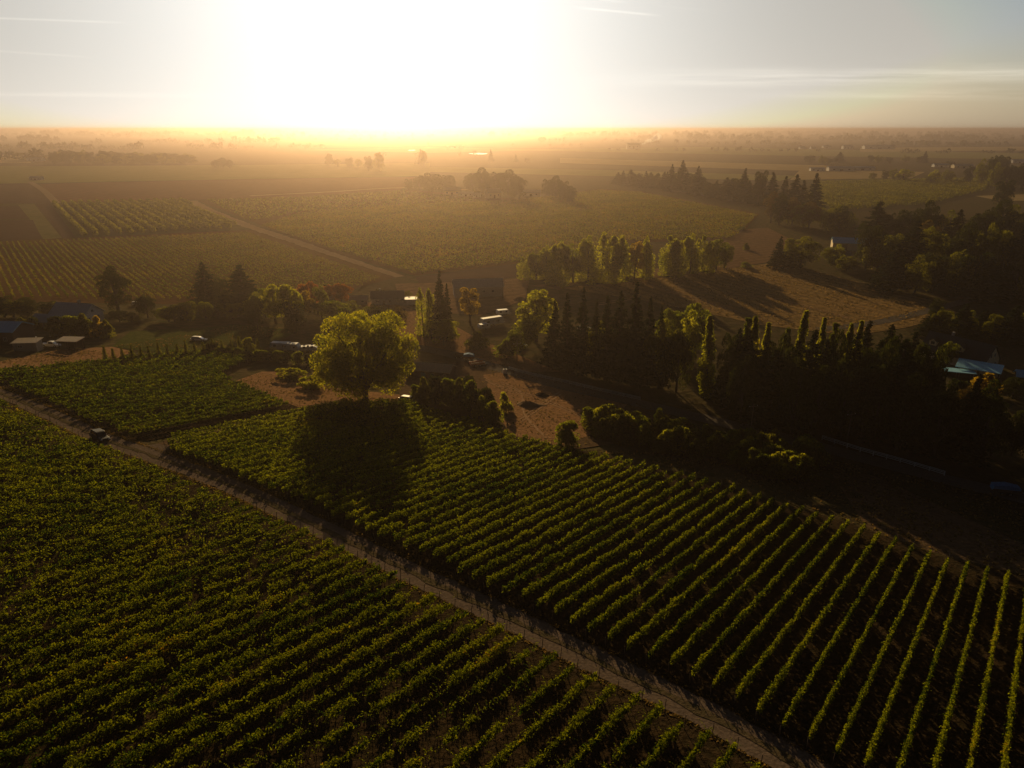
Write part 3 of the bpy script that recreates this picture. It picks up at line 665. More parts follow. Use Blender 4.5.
make_broad('walnut', 'walnut', H=19, R=11.5, base=-.05, n=48000, leaf=.32, lobes=150, seed=6, lobe_r=.2, out=.93)
for i in range(3):
    make_broad(f'green{i}', 'green', seed=10 + i, n=7500, base=.04); make_broad(f'lime{i}', 'lime', seed=20 + i, n=7500, base=.04, H=15, R=5.2)
    make_broad(f'dark{i}', 'dark', seed=30 + i, n=7000, base=-.02); make_broad(f'olive{i}', 'olive', seed=50 + i, n=7000, base=0.0)
    make_conifer(f'conifer{i}', seed=40 + i, R=3.4 + .3 * i, droop=.2 + .05 * i, leaf=.75, n=9000); make_poplar(f'tall{i}', 'lime', H=16, R=4.2, n=7500, leaf=.42, seed=85 + i, split=3, base=.0); make_poplar(f'poplar{i}', 'lime' if i != 1 else 'green', seed=60 + i, split=1 + i % 2)
    make_bush(f'bush{i}', ['green', 'olive', 'dark'][i], seed=70 + i)
make_broad('yellow0', 'yellow', seed=90, n=4500, H=12, R=3.6); make_broad('rust0', 'rust', seed=91, n=4500, H=10, R=4); make_broad('brown0', 'brown', seed=92, n=5000)
make_broad('pine0', 'dark', seed=93, n=6000, H=18, R=5, base=.02, lobes=46, lobe_r=.3, shape=.4)
make_bush('bushy0', 'yellow', seed=95); make_bush('bushl0', 'lime', seed=96)
make_conifer('sapling0', 'olive', H=4.0, R=1.1, n=1500, leaf=.25, seed=97, gaps=0)
TREES = []
def tree(key, px, base, top, w, label=None, cat='tree', group=None, name='tree', rz=None, wobble=True, parts=('trunk', 'crown'), P=None):
    """one tree: foot seen at (px, base), tip at row top, crown w pixels wide"""
    if key.startswith('conifer'): w = w * 1.6 * RNG.uniform(.8, 1.3)
    if key.startswith('poplar'): w = w * 1.3
    if key.startswith('tall'): w = w * 1.12
    tm, cm, H, D = MESHES[key]; G = P if P is not None else ground(px, base); h = height_at(G, px, top); wm = w / F * depth_of(G)
    e = empty(name, G, rz if rz is not None else RNG.uniform(0, 6.28)); e.rotation_euler[0] = RNG.normal(0, .025); e.rotation_euler[1] = RNG.normal(0, .025); sx = wm / D; e.scale = (sx * RNG.uniform(.95, 1.05), sx * RNG.uniform(.95, 1.05), h / H)
    link(parts[0], tm, e); link(parts[1], cm, e); tag(e, label, cat, group); TREES.append((e, px, base, h, wm)); return e
def bush(key, px, base, top, w, label=None, group=None, cat='bush', name='bush'):
    return tree(key, px, base, top, w, label, cat, group, name, parts=('stem', 'foliage'))
def belt(keys, items, phrase, group, cat='tree', name='tree', frm='from its left end', adj=None):
    """several alike: items (px, base, top, w[, key]); labelled by counting along the line"""
    items = sorted(items, key=lambda t: t[0])
    for i, it in enumerate(items):
        key = it[4] if len(it) > 4 else keys[i % len(keys)]
        fn = bush if cat in ('bush', 'shrub') else tree
        lab = f'{phrase}, {nth(i + 1)} {frm}'
        if fn is bush: bush(key, *it[:4], lab, group, cat, name)
        else: tree(key, *it[:4], lab, cat, group, name)
def scatter(x0, x1, yb, yt, w, n, seed, jy=1.0, jt=2.0, rising=None):
    r = np.random.default_rng(seed); out = []
    for i in range(n):
        t = (i + .5) / n; px = x0 + (x1 - x0) * t + r.uniform(-.4, .4) * (x1 - x0) / n
        b = (yb[0] * (1 - t) + yb[1] * t) if isinstance(yb, tuple) else yb; tp = (yt[0] * (1 - t) + yt[1] * t) if isinstance(yt, tuple) else yt
        out.append((px, b + r.uniform(-jy, jy), tp + r.uniform(-jt, jt), w * r.uniform(.75, 1.25)))
    return out
# --- the landmarks
tree('walnut', 366, 400, 307, 96, 'big spreading yellow-green tree casting its shadow on the vines', group=None, rz=.7)
tree('conifer0', 440, 338, 270, 16, 'tall dark conifer behind the big spreading tree, by the farm road', 'conifer', None, 'conifer')
tree('conifer1', 448, 340, 283, 11, 'smaller dark conifer leaning against the tall one behind the spreading tree', 'conifer', None, 'conifer')
tree('tall0', 424, 336, 288, 17, 'slim pale green tree left of the tall dark conifer')
tree('lime1', 444, 346, 318, 30, 'low bright green tree at the foot of the tall dark conifer')
tree('yellow0', 470, 322, 286, 20, 'thin yellow tree in front of the grey barn')
tree('lime0', 536, 342, 285, 42, 'broad bright green tree left of the roadside conifers')
tree('green1', 520, 352, 316, 34, 'dark green tree beside the white vehicles at the farm road')
bush('bush1', 478, 348, 332, 26, 'grey-green bush below the thin yellow tree'); bush('bush0', 505, 356, 338, 28, 'dark bush at the bend of the farm road')
belt(['conifer0', 'conifer1', 'conifer2'], [(567, 372, 292, 17), (581, 374, 287, 20), (594, 376, 300, 15), (605, 380, 296, 16), (617, 380, 291, 19), (632, 384, 283, 22), (646, 386, 297, 18), (658, 388, 306, 18), (553, 368, 300, 16)], 'tall spruce in the row beside the farm road', 'spruces beside the farm road', 'conifer', 'conifer')
belt(['olive0', 'dark1', 'olive2'], [(600, 374, 318, 30), (625, 382, 322, 30), (660, 388, 312, 34), (676, 392, 318, 30), (690, 360, 300, 32, 'green0'), (684, 376, 312, 26, 'lime2'), (668, 354, 306, 24, 'green2')], 'rounded tree among the roadside spruces', 'rounded trees among the spruces')
# --- Lombardy poplars and the dark grove
belt(['poplar0', 'poplar1', 'poplar2'], [(705, 398, 315, 16), (737, 404, 317, 15), (747, 404, 314, 15), (760, 400, 322, 15), (792, 402, 308, 16), (812, 404, 317, 14), (820, 405, 321, 13), (838, 408, 322, 14), (848, 408, 320, 14), (780, 402, 326, 14)], 'slender upright poplar with sunlit crown', 'upright poplars in front of the dark grove', 'poplar', 'poplar', 'from the left of the poplars')
g = scatter(715, 925, (404, 440), (328, 344), 30, 16, 5, jy=2, jt=8) + scatter(730, 985, (420, 465), (344, 384), 34, 13, 6, jy=3, jt=5) + scatter(850, 915, (392, 404), (322, 330), 26, 4, 8, jy=2, jt=6)
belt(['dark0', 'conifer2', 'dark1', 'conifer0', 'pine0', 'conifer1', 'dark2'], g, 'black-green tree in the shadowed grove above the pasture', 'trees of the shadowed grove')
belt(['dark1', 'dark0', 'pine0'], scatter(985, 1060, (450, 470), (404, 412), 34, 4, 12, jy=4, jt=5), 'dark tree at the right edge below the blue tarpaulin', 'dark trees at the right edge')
bush('bushy0', 985, 394, 372, 30, 'golden-leaved bush in front of the blue porch roof'); bush('bush2', 954, 408, 380, 26, 'brown-green bush left of the golden bush by the porch')
tree('brown0', 968, 414, 386, 28, 'brownish tree below the blue porch roof')
tree('dark2', 1012, 398, 378, 26, 'dark tree under the right edge tarpaulin')
tree('green2', 946, 366, 341, 18, 'dark leafy tree in front of the dormer house')
# trees behind the dormer house
belt(['conifer1', 'olive1', 'conifer0', 'olive0'], scatter(922, 1040, (335, 342), (303, 312), 22, 9, 13, jy=2, jt=4), 'tree in the line behind the dormer house', 'trees behind the dormer house')
tree('dark0', 936, 318, 298, 16, 'small dark tree at the edge of the hay meadow, above the dormer house')
# --- tall hedge of broad trees above the meadow
g = [(536, 280, 250, 20), (546, 281, 246, 22), (560, 283, 241, 24), (573, 283, 238, 26), (588, 283, 236, 26), (601, 282, 232, 26), (612, 281, 235, 22), (530, 279, 254, 16, 'tall1')]
belt(['tall0', 'green1', 'tall2'], g, 'tall leafy tree in the clump left of the meadow', 'tall trees left of the meadow')
g = [(624, 277, 243, 16), (634, 279, 240, 15, 'yellow0'), (646, 279, 237, 18), (668, 276, 236, 24), (678, 275, 240, 16), (690, 273, 234, 20), (702, 271, 236, 20), (716, 270, 237, 22, 'green0'), (724, 268, 242, 16, 'olive1')]
belt(['tall1', 'tall0', 'tall2'], g, 'tall tree in the loose sunlit line above the meadow', 'tall sunlit trees above the meadow')
belt(['bush0', 'bush1'], [(746, 250, 243, 8), (747, 268, 262, 14), (740, 230, 226, 12), (880, 272, 264, 12)], 'lone bush in the brown field right of the sunlit trees', 'lone bushes in the brown field', 'bush', 'bush', 'from the left')
# --- conifer belt beyond the vineyard and right-hand woods
g = scatter(614, 700, (184, 193), (171, 171), 12, 15, 21, jy=.7, jt=2.5) + [(671, 192, 164, 10), (681, 192, 160, 13), (697, 194, 166, 10), (742, 203, 168, 12), (757, 206, 168, 14)] + scatter(700, 765, (196, 205), (180, 178), 16, 9, 22, jy=1, jt=3)
belt(['conifer0', 'conifer1', 'conifer2', 'dark0'], g, 'dark tree in the belt beyond the vineyard', 'dark belt beyond the vineyard')
g = scatter(765, 850, (222, 232), (196, 208), 22, 10, 23, jy=2, jt=5) + [(770, 208, 172, 13, 'conifer0'), (782, 210, 176, 13, 'conifer1'), (792, 212, 174, 13, 'conifer2'), (800, 214, 180, 12, 'conifer0'), (813, 218, 173, 13, 'conifer1'), (835, 226, 204, 20, 'olive0')]
belt(['olive1', 'brown0', 'dark2', 'olive0'], g, 'tree in the dark wood left of the blue-roofed barn', 'dark wood left of the blue-roofed barn')
belt(['dark0', 'dark1', 'olive2'], [(777, 268, 236, 14, 'conifer2'), (800, 268, 232, 34), (829, 262, 246, 16, 'olive1'), (838, 268, 252, 18), (846, 272, 254, 20), (788, 266, 244, 16, 'conifer1')], 'dark tree in front of the blue-roofed barn', 'dark trees in front of the blue-roofed barn')
tree('lime2', 837, 262, 245, 14, 'bright green small tree touching the blue-roofed barn')
g = scatter(868, 1075, (246, 250), (200, 212), 26, 15, 24, jy=4, jt=9) + scatter(862, 1075, (274, 288), (226, 232), 28, 16, 25, jy=4, jt=9) + scatter(880, 1075, (292, 300), (250, 256), 30, 10, 26, jy=3, jt=8) + [(895, 272, 238, 12, 'lime1'), (920, 262, 222, 24, 'brown0'), (1002, 212, 178, 18, 'dark0')]
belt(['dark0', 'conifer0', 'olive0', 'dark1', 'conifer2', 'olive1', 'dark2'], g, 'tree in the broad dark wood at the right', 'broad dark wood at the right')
g = scatter(975, 1040, (186, 190), (160, 166), 16, 8, 27, jy=2, jt=4) + [(968, 184, 163, 10), (992, 178, 152, 14), (1000, 180, 154, 12)]
belt(['dark1', 'olive0', 'dark0'], g, 'tree in the wood beyond the orchard at the right edge', 'wood beyond the orchard')
g = [(872, 180, 172, 7), (885, 180, 170, 9), (893, 181, 168, 9), (903, 182, 168, 15, 'lime0'), (934, 183, 170, 12, 'lime2'), (946, 182, 169, 12, 'olive0'), (930, 184, 175, 8)]
belt(['olive1', 'dark0'], g, 'small tree on the near edge of the far orchard', 'small trees by the far orchard')
g = [(809, 163, 154, 10), (822, 165, 155, 8), (828, 164, 157, 8), (839, 163, 152, 9, 'conifer0'), (870, 163, 154, 7), (878, 163, 155, 8), (889, 163, 156, 7), (905, 162, 155, 8), (920, 163, 155, 9), (924, 163, 151, 6, 'conifer1'), (950, 166, 160, 8)]
belt(['dark1', 'olive0'], g, 'tree around the distant blue-roofed farm sheds', 'trees around the distant sheds')
# --- round trees in the middle distance
g = [(409, 191, 178, 8), (420, 190, 173, 13), (432, 192, 172, 20), (445, 192, 172, 18), (452, 190, 176, 8)]
belt(['dark0', 'dark1'], g, 'round tree in the hazy clump left of the farmstead', 'round trees left of the farmstead')
g = [(472, 193, 170, 14), (482, 195, 168, 20), (495, 196, 168, 22), (508, 197, 170, 20), (519, 199, 173, 16)]
belt(['dark1', 'dark2'], g, 'round tree in the hazy clump around the farmstead', 'round trees around the farmstead')
g = [(547, 197, 178, 12), (556, 198, 176, 16), (563, 201, 180, 12), (570, 203, 186, 14)]
belt(['dark0', 'dark2'], g, 'round tree right of the hazy farmstead', 'round trees right of the farmstead')
g = [(330, 166, 153, 9), (338, 167, 158, 6), (350, 168, 157, 8), (358, 168, 158, 9), (369, 171, 155, 10), (379, 171, 151, 12), (420, 165, 149, 5, 'conifer0'), (424, 166, 149, 7), (491, 162, 149, 5, 'conifer1'), (516, 162, 154, 4, 'conifer2'), (527, 163, 158, 6)]
belt(['dark0', 'olive1'], g, 'pale silhouetted tree in the bright haze', 'silhouetted trees in the bright haze')
g = scatter(50, 198, (164, 164), (149, 156), 11, 22, 28, jy=.6, jt=2.8) + scatter(60, 190, (161, 162), (149, 153), 12, 12, 29, jy=.5, jt=1.2)
belt(['dark0', 'dark1', 'olive0'], g, 'tree in the long dark wood at the far left', 'long dark wood at the far left')
g = [(216, 168, 160, 9), (223, 168, 158, 12), (230, 168, 160, 9)]
belt(['dark2'], g, 'round tree just right of the long dark wood', 'round trees right of the long wood')
# --- left farm
tree('pine0', 119, 312, 264, 30, 'broad dark pine behind the grey-roofed farmhouse', 'pine', None, 'pine')
tree('conifer2', 208, 306, 262, 20, 'pointed dark conifer, left one of the pair at the valley vineyard', 'conifer', None, 'conifer')
tree('conifer1', 243, 310, 265, 27, 'pointed dark conifer, right one of the pair at the valley vineyard', 'conifer', None, 'conifer')
tree('dark0', 223, 308, 276, 18, 'dark rounded tree between the two pointed conifers')
tree('dark1', 148, 318, 291, 18, 'dark upright tree right of the broad pine')
g = scatter(-20, 66, (318, 316), (294, 300), 22, 6, 41, jt=4)
belt(['dark2', 'dark0', 'olive0'], g, 'dark tree left of the grey-roofed farmhouse', 'dark trees left of the farmhouse')
g = scatter(160, 262, (322, 318), (302, 298), 18, 8, 42, jt=3) + [(120, 322, 308, 16), (132, 322, 312, 14)]
belt(['dark1', 'olive1', 'green1'], g, 'low dark tree on the far side of the lawn', 'low dark trees behind the lawn')
g = [(60, 336, 316, 20, 'bush2'), (72, 336, 315, 24, 'bush0'), (86, 336, 314, 24, 'bush1'), (99, 336, 315, 20, 'bushy0'), (108, 338, 320, 16, 'bush1'), (22, 330, 318, 20, 'bush1'), (34, 330, 317, 18, 'bush2')]
belt(['bush0'], g, 'rounded shrub in front of the grey-roofed farmhouse', 'shrubs in front of the farmhouse', 'shrub', 'bush')
g = [(x, 362 - (x - 105) * .075 + (2 if k % 2 else 0), 349 - (x - 105) * .07 - (3 if k % 3 == 0 else 0), 8) for k, x in enumerate(range(106, 262, 9))]
belt(['sapling0'], g, 'little conifer in the line along the vineyard top', 'little conifers along the vineyard top', 'young conifer', 'young_conifer')
g = scatter(205, 325, (354, 367), (344, 355), 15, 12, 43, jy=1, jt=2)
belt(['bush2', 'bush0'], g, 'dark hedge shrub beside the white caravans', 'hedge shrubs beside the caravans', 'shrub', 'bush')
bush('bushl0', 249, 352, 339, 14, 'bright green shrub left of the white caravans'); bush('bushl0', 292, 378, 368, 30, 'low sunlit hedge between the dry patch and the caravans')
bush('bushl0', 312, 388, 376, 26, 'low sunlit hedge end touching the big spreading tree')
# --- autumn trees left of centre
g = [(266, 318, 286, 22, 'green0'), (276, 324, 281, 26, 'lime0'), (292, 330, 282, 30, 'lime1'), (295, 334, 300, 22, 'dark0'), (310, 312, 280, 22, 'rust0'), (322, 318, 284, 20, 'olive1'), (342, 306, 282, 18, 'rust0'), (338, 326, 298, 30, 'green1'), (258, 330, 288, 18, 'dark1'), (352, 316, 300, 18, 'olive0'), (304, 322, 290, 20, 'yellow0'), (327, 300, 284, 14, 'rust0')]
belt(['green0'], g, 'tree in the autumn clump left of the spreading tree', 'autumn trees left of the spreading tree')
g = [(383, 330, 303, 26, 'dark1'), (398, 334, 308, 24, 'brown0'), (374, 318, 304, 14, 'dark0'), (380, 300, 289, 12, 'dark2'), (392, 300, 291, 8, 'olive0'), (408, 300, 290, 8, 'olive1'), (366, 322, 306, 18, 'olive0')]
belt(['green0'], g, 'dark tree behind the spreading tree, near the white hut', 'dark trees near the white hut')
# --- shrubs by the dark shed and the thicket
g = [(424, 404, 378, 20), (436, 404, 376, 22), (448, 406, 377, 22), (460, 408, 378, 24), (472, 410, 381, 22), (484, 414, 388, 22), (494, 424, 402, 22), (480, 418, 397, 18, 'bushl0'), (416, 400, 384, 14), (506, 412, 394, 16, 'bushl0'), (466, 400, 376, 22)]
belt(['bush0', 'bush1', 'bush2'], g, 'dense shrub between the dark shed and the vines', 'shrubs below the dark shed', 'shrub', 'bush')
bush('bush0', 567, 447, 422, 28, 'single round bush standing alone in the brown yard')
r_ = np.random.default_rng(77); g = []
for k in range(84):
    t = r_.uniform(0, 1); px = 590 + 222 * t; b = 425 + 40 * t + r_.uniform(-5, 20) * (.5 + .6 * t); g.append((px, b, b - r_.uniform(13, 25), r_.uniform(18, 34), ['bush0', 'bush1', 'bushl0', 'bush1', 'bush0'][k % 5]))
belt(['bush1'], g, 'shrub in the tangled thicket above the trimmed vines', 'shrubs of the tangled thicket', 'shrub', 'bush')

# ------------------------------------------------------------------ far-off woodland: reads as one mass
def dry_grass():
    rng = np.random.default_rng(91); C = []; S = []
    P = [np.array(ground(*p)[:2]) for p in track_px]
    for a, b in zip(P, P[1:]):
        L = np.linalg.norm(b - a); d = (b - a) / L; n_ = np.array([-d[1], d[0]])
        for side in (-1, 1, 0):
            k = int(L * (34 if side else 14)); t = rng.uniform(0, L, k); o = side * (2.1 + np.abs(rng.normal(0, .45, k))) if side else rng.normal(0, .35, k)
            C.append(a + d * t[:, None] + n_ * o[:, None]); S.append(rng.uniform(.16, .36, k) * (1 if side else .6))
    def area(px, k, s0, s1):
        Q = [np.array(ground(*p)[:2]) for p in px]; lo_, hi_ = np.min(Q, 0), np.max(Q, 0); p = rng.uniform(lo_, hi_, (k, 2)); ins = np.zeros(k, bool)
        for i in range(len(Q)):
            a, b = Q[i], Q[(i + 1) % len(Q)]; c = ((a[1] > p[:, 1]) != (b[1] > p[:, 1])); xx = (b[0] - a[0]) * (p[:, 1] - a[1]) / (b[1] - a[1] + 1e-9) + a[0]; ins ^= c & (p[:, 0] < xx)
        keep = ins & (np.sin(p[:, 0] * .31 + 2 * np.sin(p[:, 1] * .17)) * np.sin(p[:, 1] * .27 + p[:, 0] * .05) > rng.uniform(-1, .7, k)); p = p[keep]; C.append(p); S.append(rng.uniform(s0, s1, len(p)))
    area([(-60, 371), (0, 362), (60, 350), (133, 352), (110, 362), (0, 374)], 3500, .2, .5); area([(228, 384), (262, 372), (330, 388), (425, 404), (345, 402), (300, 408)], 3500, .2, .5)
    area([(395, 372), (480, 358), (640, 400), (700, 430), (560, 452), (470, 418)], 9000, .2, .5); area([(790, 452), (1024, 500), (1150, 530), (1150, 610), (935, 556), (760, 490), (600, 452)], 16000, .25, .6)
    area([(560, 288), (780, 262), (960, 314), (850, 336), (700, 312)], 12000, .35, .8); area([(112, 347), (240, 325), (300, 330), (200, 352)], 4000, .25, .5); area([(380, 300), (480, 340), (560, 372), (430, 352)], 4000, .3, .6)
    C = np.concatenate(C); S = np.concatenate(S); Z = terrain(C[:, 0], C[:, 1]) + .05 + S * .3; V, Q = leaf_quads(np.column_stack([C, Z]), S, rng, up=0)
    tag(link('dry_grass', np_mesh('dry_grass', V, Q, leaf_mat('dry_grass_blade', (0.07, 0.06, 0.02), (0.20, 0.14, 0.06), None, trans=.4, tcol=(1.5, 1.3, .8), patch=.2))), kind='stuff')
dry_grass()
def far_wood():
    rng = np.random.default_rng(55); P = []; S = []
    def stand(px, py, hpx, wpx, n=26):
        G = ground(px, py); dep = depth_of(G); h = hpx / F * dep; w = wpx / F * dep
        d = rand_unit(rng, n); q = rng.uniform(.5, 1, n)[:, None]
        p = np.array(G) + np.array([0, 0, h * .5]) + d * q * np.array([w * .5, w * .4, h * .5]); P.append(p); S.append(max(.34 * h, .0015 * dep) * rng.uniform(.8, 1.5, n))
    def line(x0, x1, y0, y1, hpx, step, fill=1.0, jy=.3):
        x = x0; ph = rng.uniform(0, 9)
        while x < x1:
            t = (x - x0) / (x1 - x0); m_ = .55 + .45 * math.sin(x * .05 + ph) * math.sin(x * .021 + ph * 2)
            if rng.random() < fill * (0.5 + .5 * m_): stand(x, y0 + (y1 - y0) * t + rng.uniform(-jy, jy), hpx * rng.uniform(.6, 1.2) * (0.7 + .5 * m_), hpx * rng.uniform(.9, 1.7))
            x += step * rng.uniform(.5, 1.5)
    for (x0, x1, y0, y1, h, st, fl) in [(-300, 1350, 133.4, 133.4, 3.0, 1.8, 1.0), (-300, 1350, 134.8, 134.4, 3.4, 2.4, .9), (-250, 260, 137, 136.5, 5, 3, .9), (560, 1300, 137, 137.5, 5, 3, .9), (100, 520, 138, 137.2, 4, 4, .5), (690, 1250, 140.5, 141, 5.5, 3.2, .9), (-200, 60, 141, 141.5, 6, 3, .9), (95, 300, 144, 143, 5, 3.5, .8), (180, 330, 149, 148.5, 5, 4, .6), (-200, 140, 149, 150, 7, 4, .9), (-200, 48, 158, 160, 9, 5, .8), (540, 640, 142, 142, 3.5, 3.5, .6), (640, 800, 144.5, 145, 4, 3.5, .7), (880, 1250, 145.5, 147, 5, 3.5, .8), (900, 1250, 153, 155, 5, 5, .5), (240, 420, 140.5, 140, 3, 4, .5), (560, 700, 150, 151, 3, 6, .4), (330, 480, 157, 156, 4, 7, .35), (430, 600, 145.5, 146, 3, 6, .4), (700, 820, 151, 152, 4, 5, .5), (640, 790, 139, 139, 3.5, 3, .7)]:
        line(x0, x1, y0, y1, h, st, fl)
    P_ = np.concatenate(P); S_ = np.concatenate(S); V, Q = leaf_quads(P_, S_, rng, up=0)
    tag(link('distant_woodland', np_mesh('distant_woodland', V, Q, LM['dark'])), kind='stuff')
far_wood()

# ------------------------------------------------------------------ buildings
def wallm(n, c): return mat(n, c, rough=0.85, var=0.12, scale=2.5, objcoord=True)
W_WHITE = wallm('white_painted_wall', (0.62, 0.60, 0.56)); W_CREAM = wallm('cream_wall', (0.68, 0.56, 0.36)); W_DARK = wallm('dark_stained_wall', (0.06, 0.045, 0.035))
W_GREY = wallm('grey_board_wall', (0.30, 0.27, 0.24)); W_TAN = wallm('tan_wall', (0.45, 0.36, 0.24)); W_RED = wallm('red_barn_wall', (0.25, 0.06, 0.04))
def roofm(n, c, metallic=0.0, rough=0.6):
    return mat(n, c, rough=rough, var=0.15, scale=1.2, metallic=metallic, objcoord=True, stretch=((6, 0.7, 0.7), 0))
R_GREY = roofm('grey_shingle_roof', (0.16, 0.16, 0.17)); R_SLATE = roofm('dark_slate_roof', (0.035, 0.035, 0.04)); R_BLUE = roofm('blue_metal_roof', (0.28, 0.60, 0.80), 0.0, 0.55)
R_PALE = roofm('pale_metal_roof', (0.42, 0.42, 0.40), 0.0, 0.65); R_TAN = roofm('tan_sheet_roof', (0.55, 0.42, 0.27)); R_RED = roofm('red_sheet_roof', (0.34, 0.09, 0.06))
R_STEEL = roofm('blue_grey_roof', (0.30, 0.37, 0.46), 0.0, 0.6)
FR = mat('white_trim', (0.6, 0.58, 0.54), var=0.08); GLASS = mat('window_glass', (0.03, 0.035, 0.045), rough=0.08, spec=0.8, var=0.1); DOOR = mat('door_paint', (0.12, 0.07, 0.04), var=0.15)
BDOOR = mat('blue_door_paint', (0.15, 0.28, 0.38), var=0.1)
def part(mb, name, m, parent, loc=(0, 0, 0), rz=0.0, smooth=False):
    o = mb.build(name, m, parent, smooth); o.location = loc; o.rotation_euler = (0, 0, rz); return o
def window(parent, x, y, z, w, h, face):
    """face: 0 front (-y), 1 right (+x), 2 back, 3 left"""
    rz = [0, math.pi / 2, math.pi, -math.pi / 2][face]; t = .06
    b = MB()
    for (c, d) in (((0, 0, h / 2 - t / 2), (w, .08, t)), ((0, 0, -h / 2 + t / 2), (w, .08, t)), ((-w / 2 + t / 2, 0, 0), (t, .08, h - 2 * t)), ((w / 2 - t / 2, 0, 0), (t, .08, h - 2 * t)), ((0, 0, 0), (t * .6, .06, h - 2 * t))):
        b.box(c, d)
    f = part(b, 'window', FR, parent, (x, y, z), rz); part(MB().box((0, .015, 0), (w - 2 * t, .03, h - 2 * t)), 'pane', GLASS, f)
    return f
def house(name, label, px, py, L, Wd, h, rise, rz, wall, roof, wins=(), doors=(), chimney=None, dormers=(), over=.4, cat='house', group=None, P=None, dmat=None, base=.3):
    G = P if P is not None else ground(px, py); e = empty(name, G, rz); tag(e, label, cat, group)
    b = MB().prism([(-Wd / 2, -base), (Wd / 2, -base), (Wd / 2, h), (0, h + rise), (-Wd / 2, h)], -L / 2, L / 2)
    bmesh.ops.rotate(b.bm, cent=(0, 0, 0), matrix=Matrix.Rotation(math.pi / 2, 3, 'Z'), verts=b.bm.verts)   # gable ends face +-x
    part(b, 'wall', wall, e)
    ang = math.atan2(rise, Wd / 2); b = MB(); t = .14; k = over; ex = k * rise / (Wd / 2); hx = L / 2 + over
    prof = [(-Wd / 2 - k, h - ex + .02), (0, h + rise + .02), (Wd / 2 + k, h - ex + .02), (Wd / 2 + k, h - ex + .02 + t), (0, h + rise + .02 + t * 1.15), (-Wd / 2 - k, h - ex + .02 + t)]
    b.prism(prof, -hx, hx); bmesh.ops.rotate(b.bm, cent=(0, 0, 0), matrix=Matrix.Rotation(math.pi / 2, 3, 'Z'), verts=b.bm.verts)
    r = part(b, 'roof', roof, e)
    if chimney: part(MB().box((chimney[0], chimney[1], h + rise + .2), (.7, .7, 2.0)), 'chimney', W_GREY, r)
    for (face, a, z, w, hh) in wins:
        x, y = ((a, -Wd / 2 - .02), (L / 2 + .02, a), (a, Wd / 2 + .02), (-L / 2 - .02, a))[face]; window(e, x, y, z, w, hh, face)
    for (face, a, w, hh) in doors:
        x, y = ((a, -Wd / 2 - .03), (L / 2 + .03, a), (a, Wd / 2 + .03), (-L / 2 - .03, a))[face]; rz_ = [0, math.pi / 2, math.pi, -math.pi / 2][face]
        d = part(MB().box((0, 0, hh / 2), (w, .08, hh)), 'door', dmat or DOOR, e, (x, y, 0), rz_); part(MB().box((w * .35, -.07, hh * .48), (.1, .05, .05)), 'handle', wire_m, d)
    for (x, w, dh) in dormers:      # on the front slope
        y = -Wd / 2 * .62; zb = h + rise * .30
        d = MB().prism([(-w / 2, zb), (w / 2, zb), (w / 2, zb + dh), (0, zb + dh + w * .35), (-w / 2, zb + dh)], y - .9, y + 1.6)
        dd = part(d, 'dormer', wall, e, (x, 0, 0)); p = [(-w / 2 - .25, zb + dh - .15), (0, zb + dh + w * .35 + .04), (w / 2 + .25, zb + dh - .15), (w / 2 + .25, zb + dh - .03), (0, zb + dh + w * .35 + .18), (-w / 2 - .25, zb + dh - .03)]
        part(MB().prism(p, y - 1.15, y + 1.7), 'dormer_roof', roof, dd); part(MB().box((0, y - .93, zb + dh * .6), (w * .5, .05, dh * .7)), 'pane', GLASS, dd)
    return e
def flat_shed(name, label, px, py, L, Wd, h, rz, wall, roof, pitch=.5, open_front=False, cat='shed', door=True):
    G = ground(px, py); e = empty(name, G, rz); tag(e, label, cat)
    if open_front:
        for x in (-L / 2 + .2, 0, L / 2 - .2):
            for y in (-Wd / 2 + .2, Wd / 2 - .2):
                part(MB().box((x, y, h / 2 - .15), (.16, .16, h + .3)), 'post', wood, e)
        part(MB().box((0, Wd / 2 - .05, h / 2), (L, .1, h)), 'wall', wall, e)
    else:
        b = MB().prism([(-Wd / 2, -.3), (Wd / 2, -.3), (Wd / 2, h + pitch), (-Wd / 2, h)], -L / 2, L / 2); bmesh.ops.rotate(b.bm, cent=(0, 0, 0), matrix=Matrix.Rotation(math.pi / 2, 3, 'Z'), verts=b.bm.verts); part(b, 'wall', wall, e)
        if door:
            part(MB().box((0, 0, 1.05), (1.6, .08, 2.1)), 'door', DOOR, e, (L * .25, -Wd / 2 - .03 if False else Wd / 2 + .04, 0)); window(e, -L * .2, -Wd / 2 - .02, h * .6, 1.2, .8, 0)
    b = MB().prism([(-Wd / 2 - .4, h + .02), (Wd / 2 + .4, h + pitch + .06), (Wd / 2 + .4, h + pitch + .22), (-Wd / 2 - .4, h + .18)], -L / 2 - .4, L / 2 + .4)
    bmesh.ops.rotate(b.bm, cent=(0, 0, 0), matrix=Matrix.Rotation(math.pi / 2, 3, 'Z'), verts=b.bm.verts); part(b, 'roof', roof, e)
    return e
D = math.radians
house('farmhouse', 'grey-roofed farmhouse behind rounded shrubs on the left', 78, 322, 13, 9, 3.2, 3.2, D(-12), W_WHITE, R_STEEL, wins=[(0, -4, 1.7, 1.2, 1.2), (0, 0, 1.7, 1.2, 1.2), (0, 4, 1.7, 1.2, 1.2), (1, -2, 1.7, 1.1, 1.2), (1, 2, 1.7, 1.1, 1.2), (1, 0, 4.2, 1, 1)], doors=[(0, 2, 1, 2.1)], chimney=(2, 0))
house('garage', 'low grey-roofed garage left of the grey-roofed farmhouse', 52, 327, 9, 6.5, 2.5, 1.6, D(-8), W_GREY, R_STEEL, wins=[(0, 2.5, 1.5, 1, .9)], doors=[(0, -1.5, 2.6, 2.1)], cat='garage')
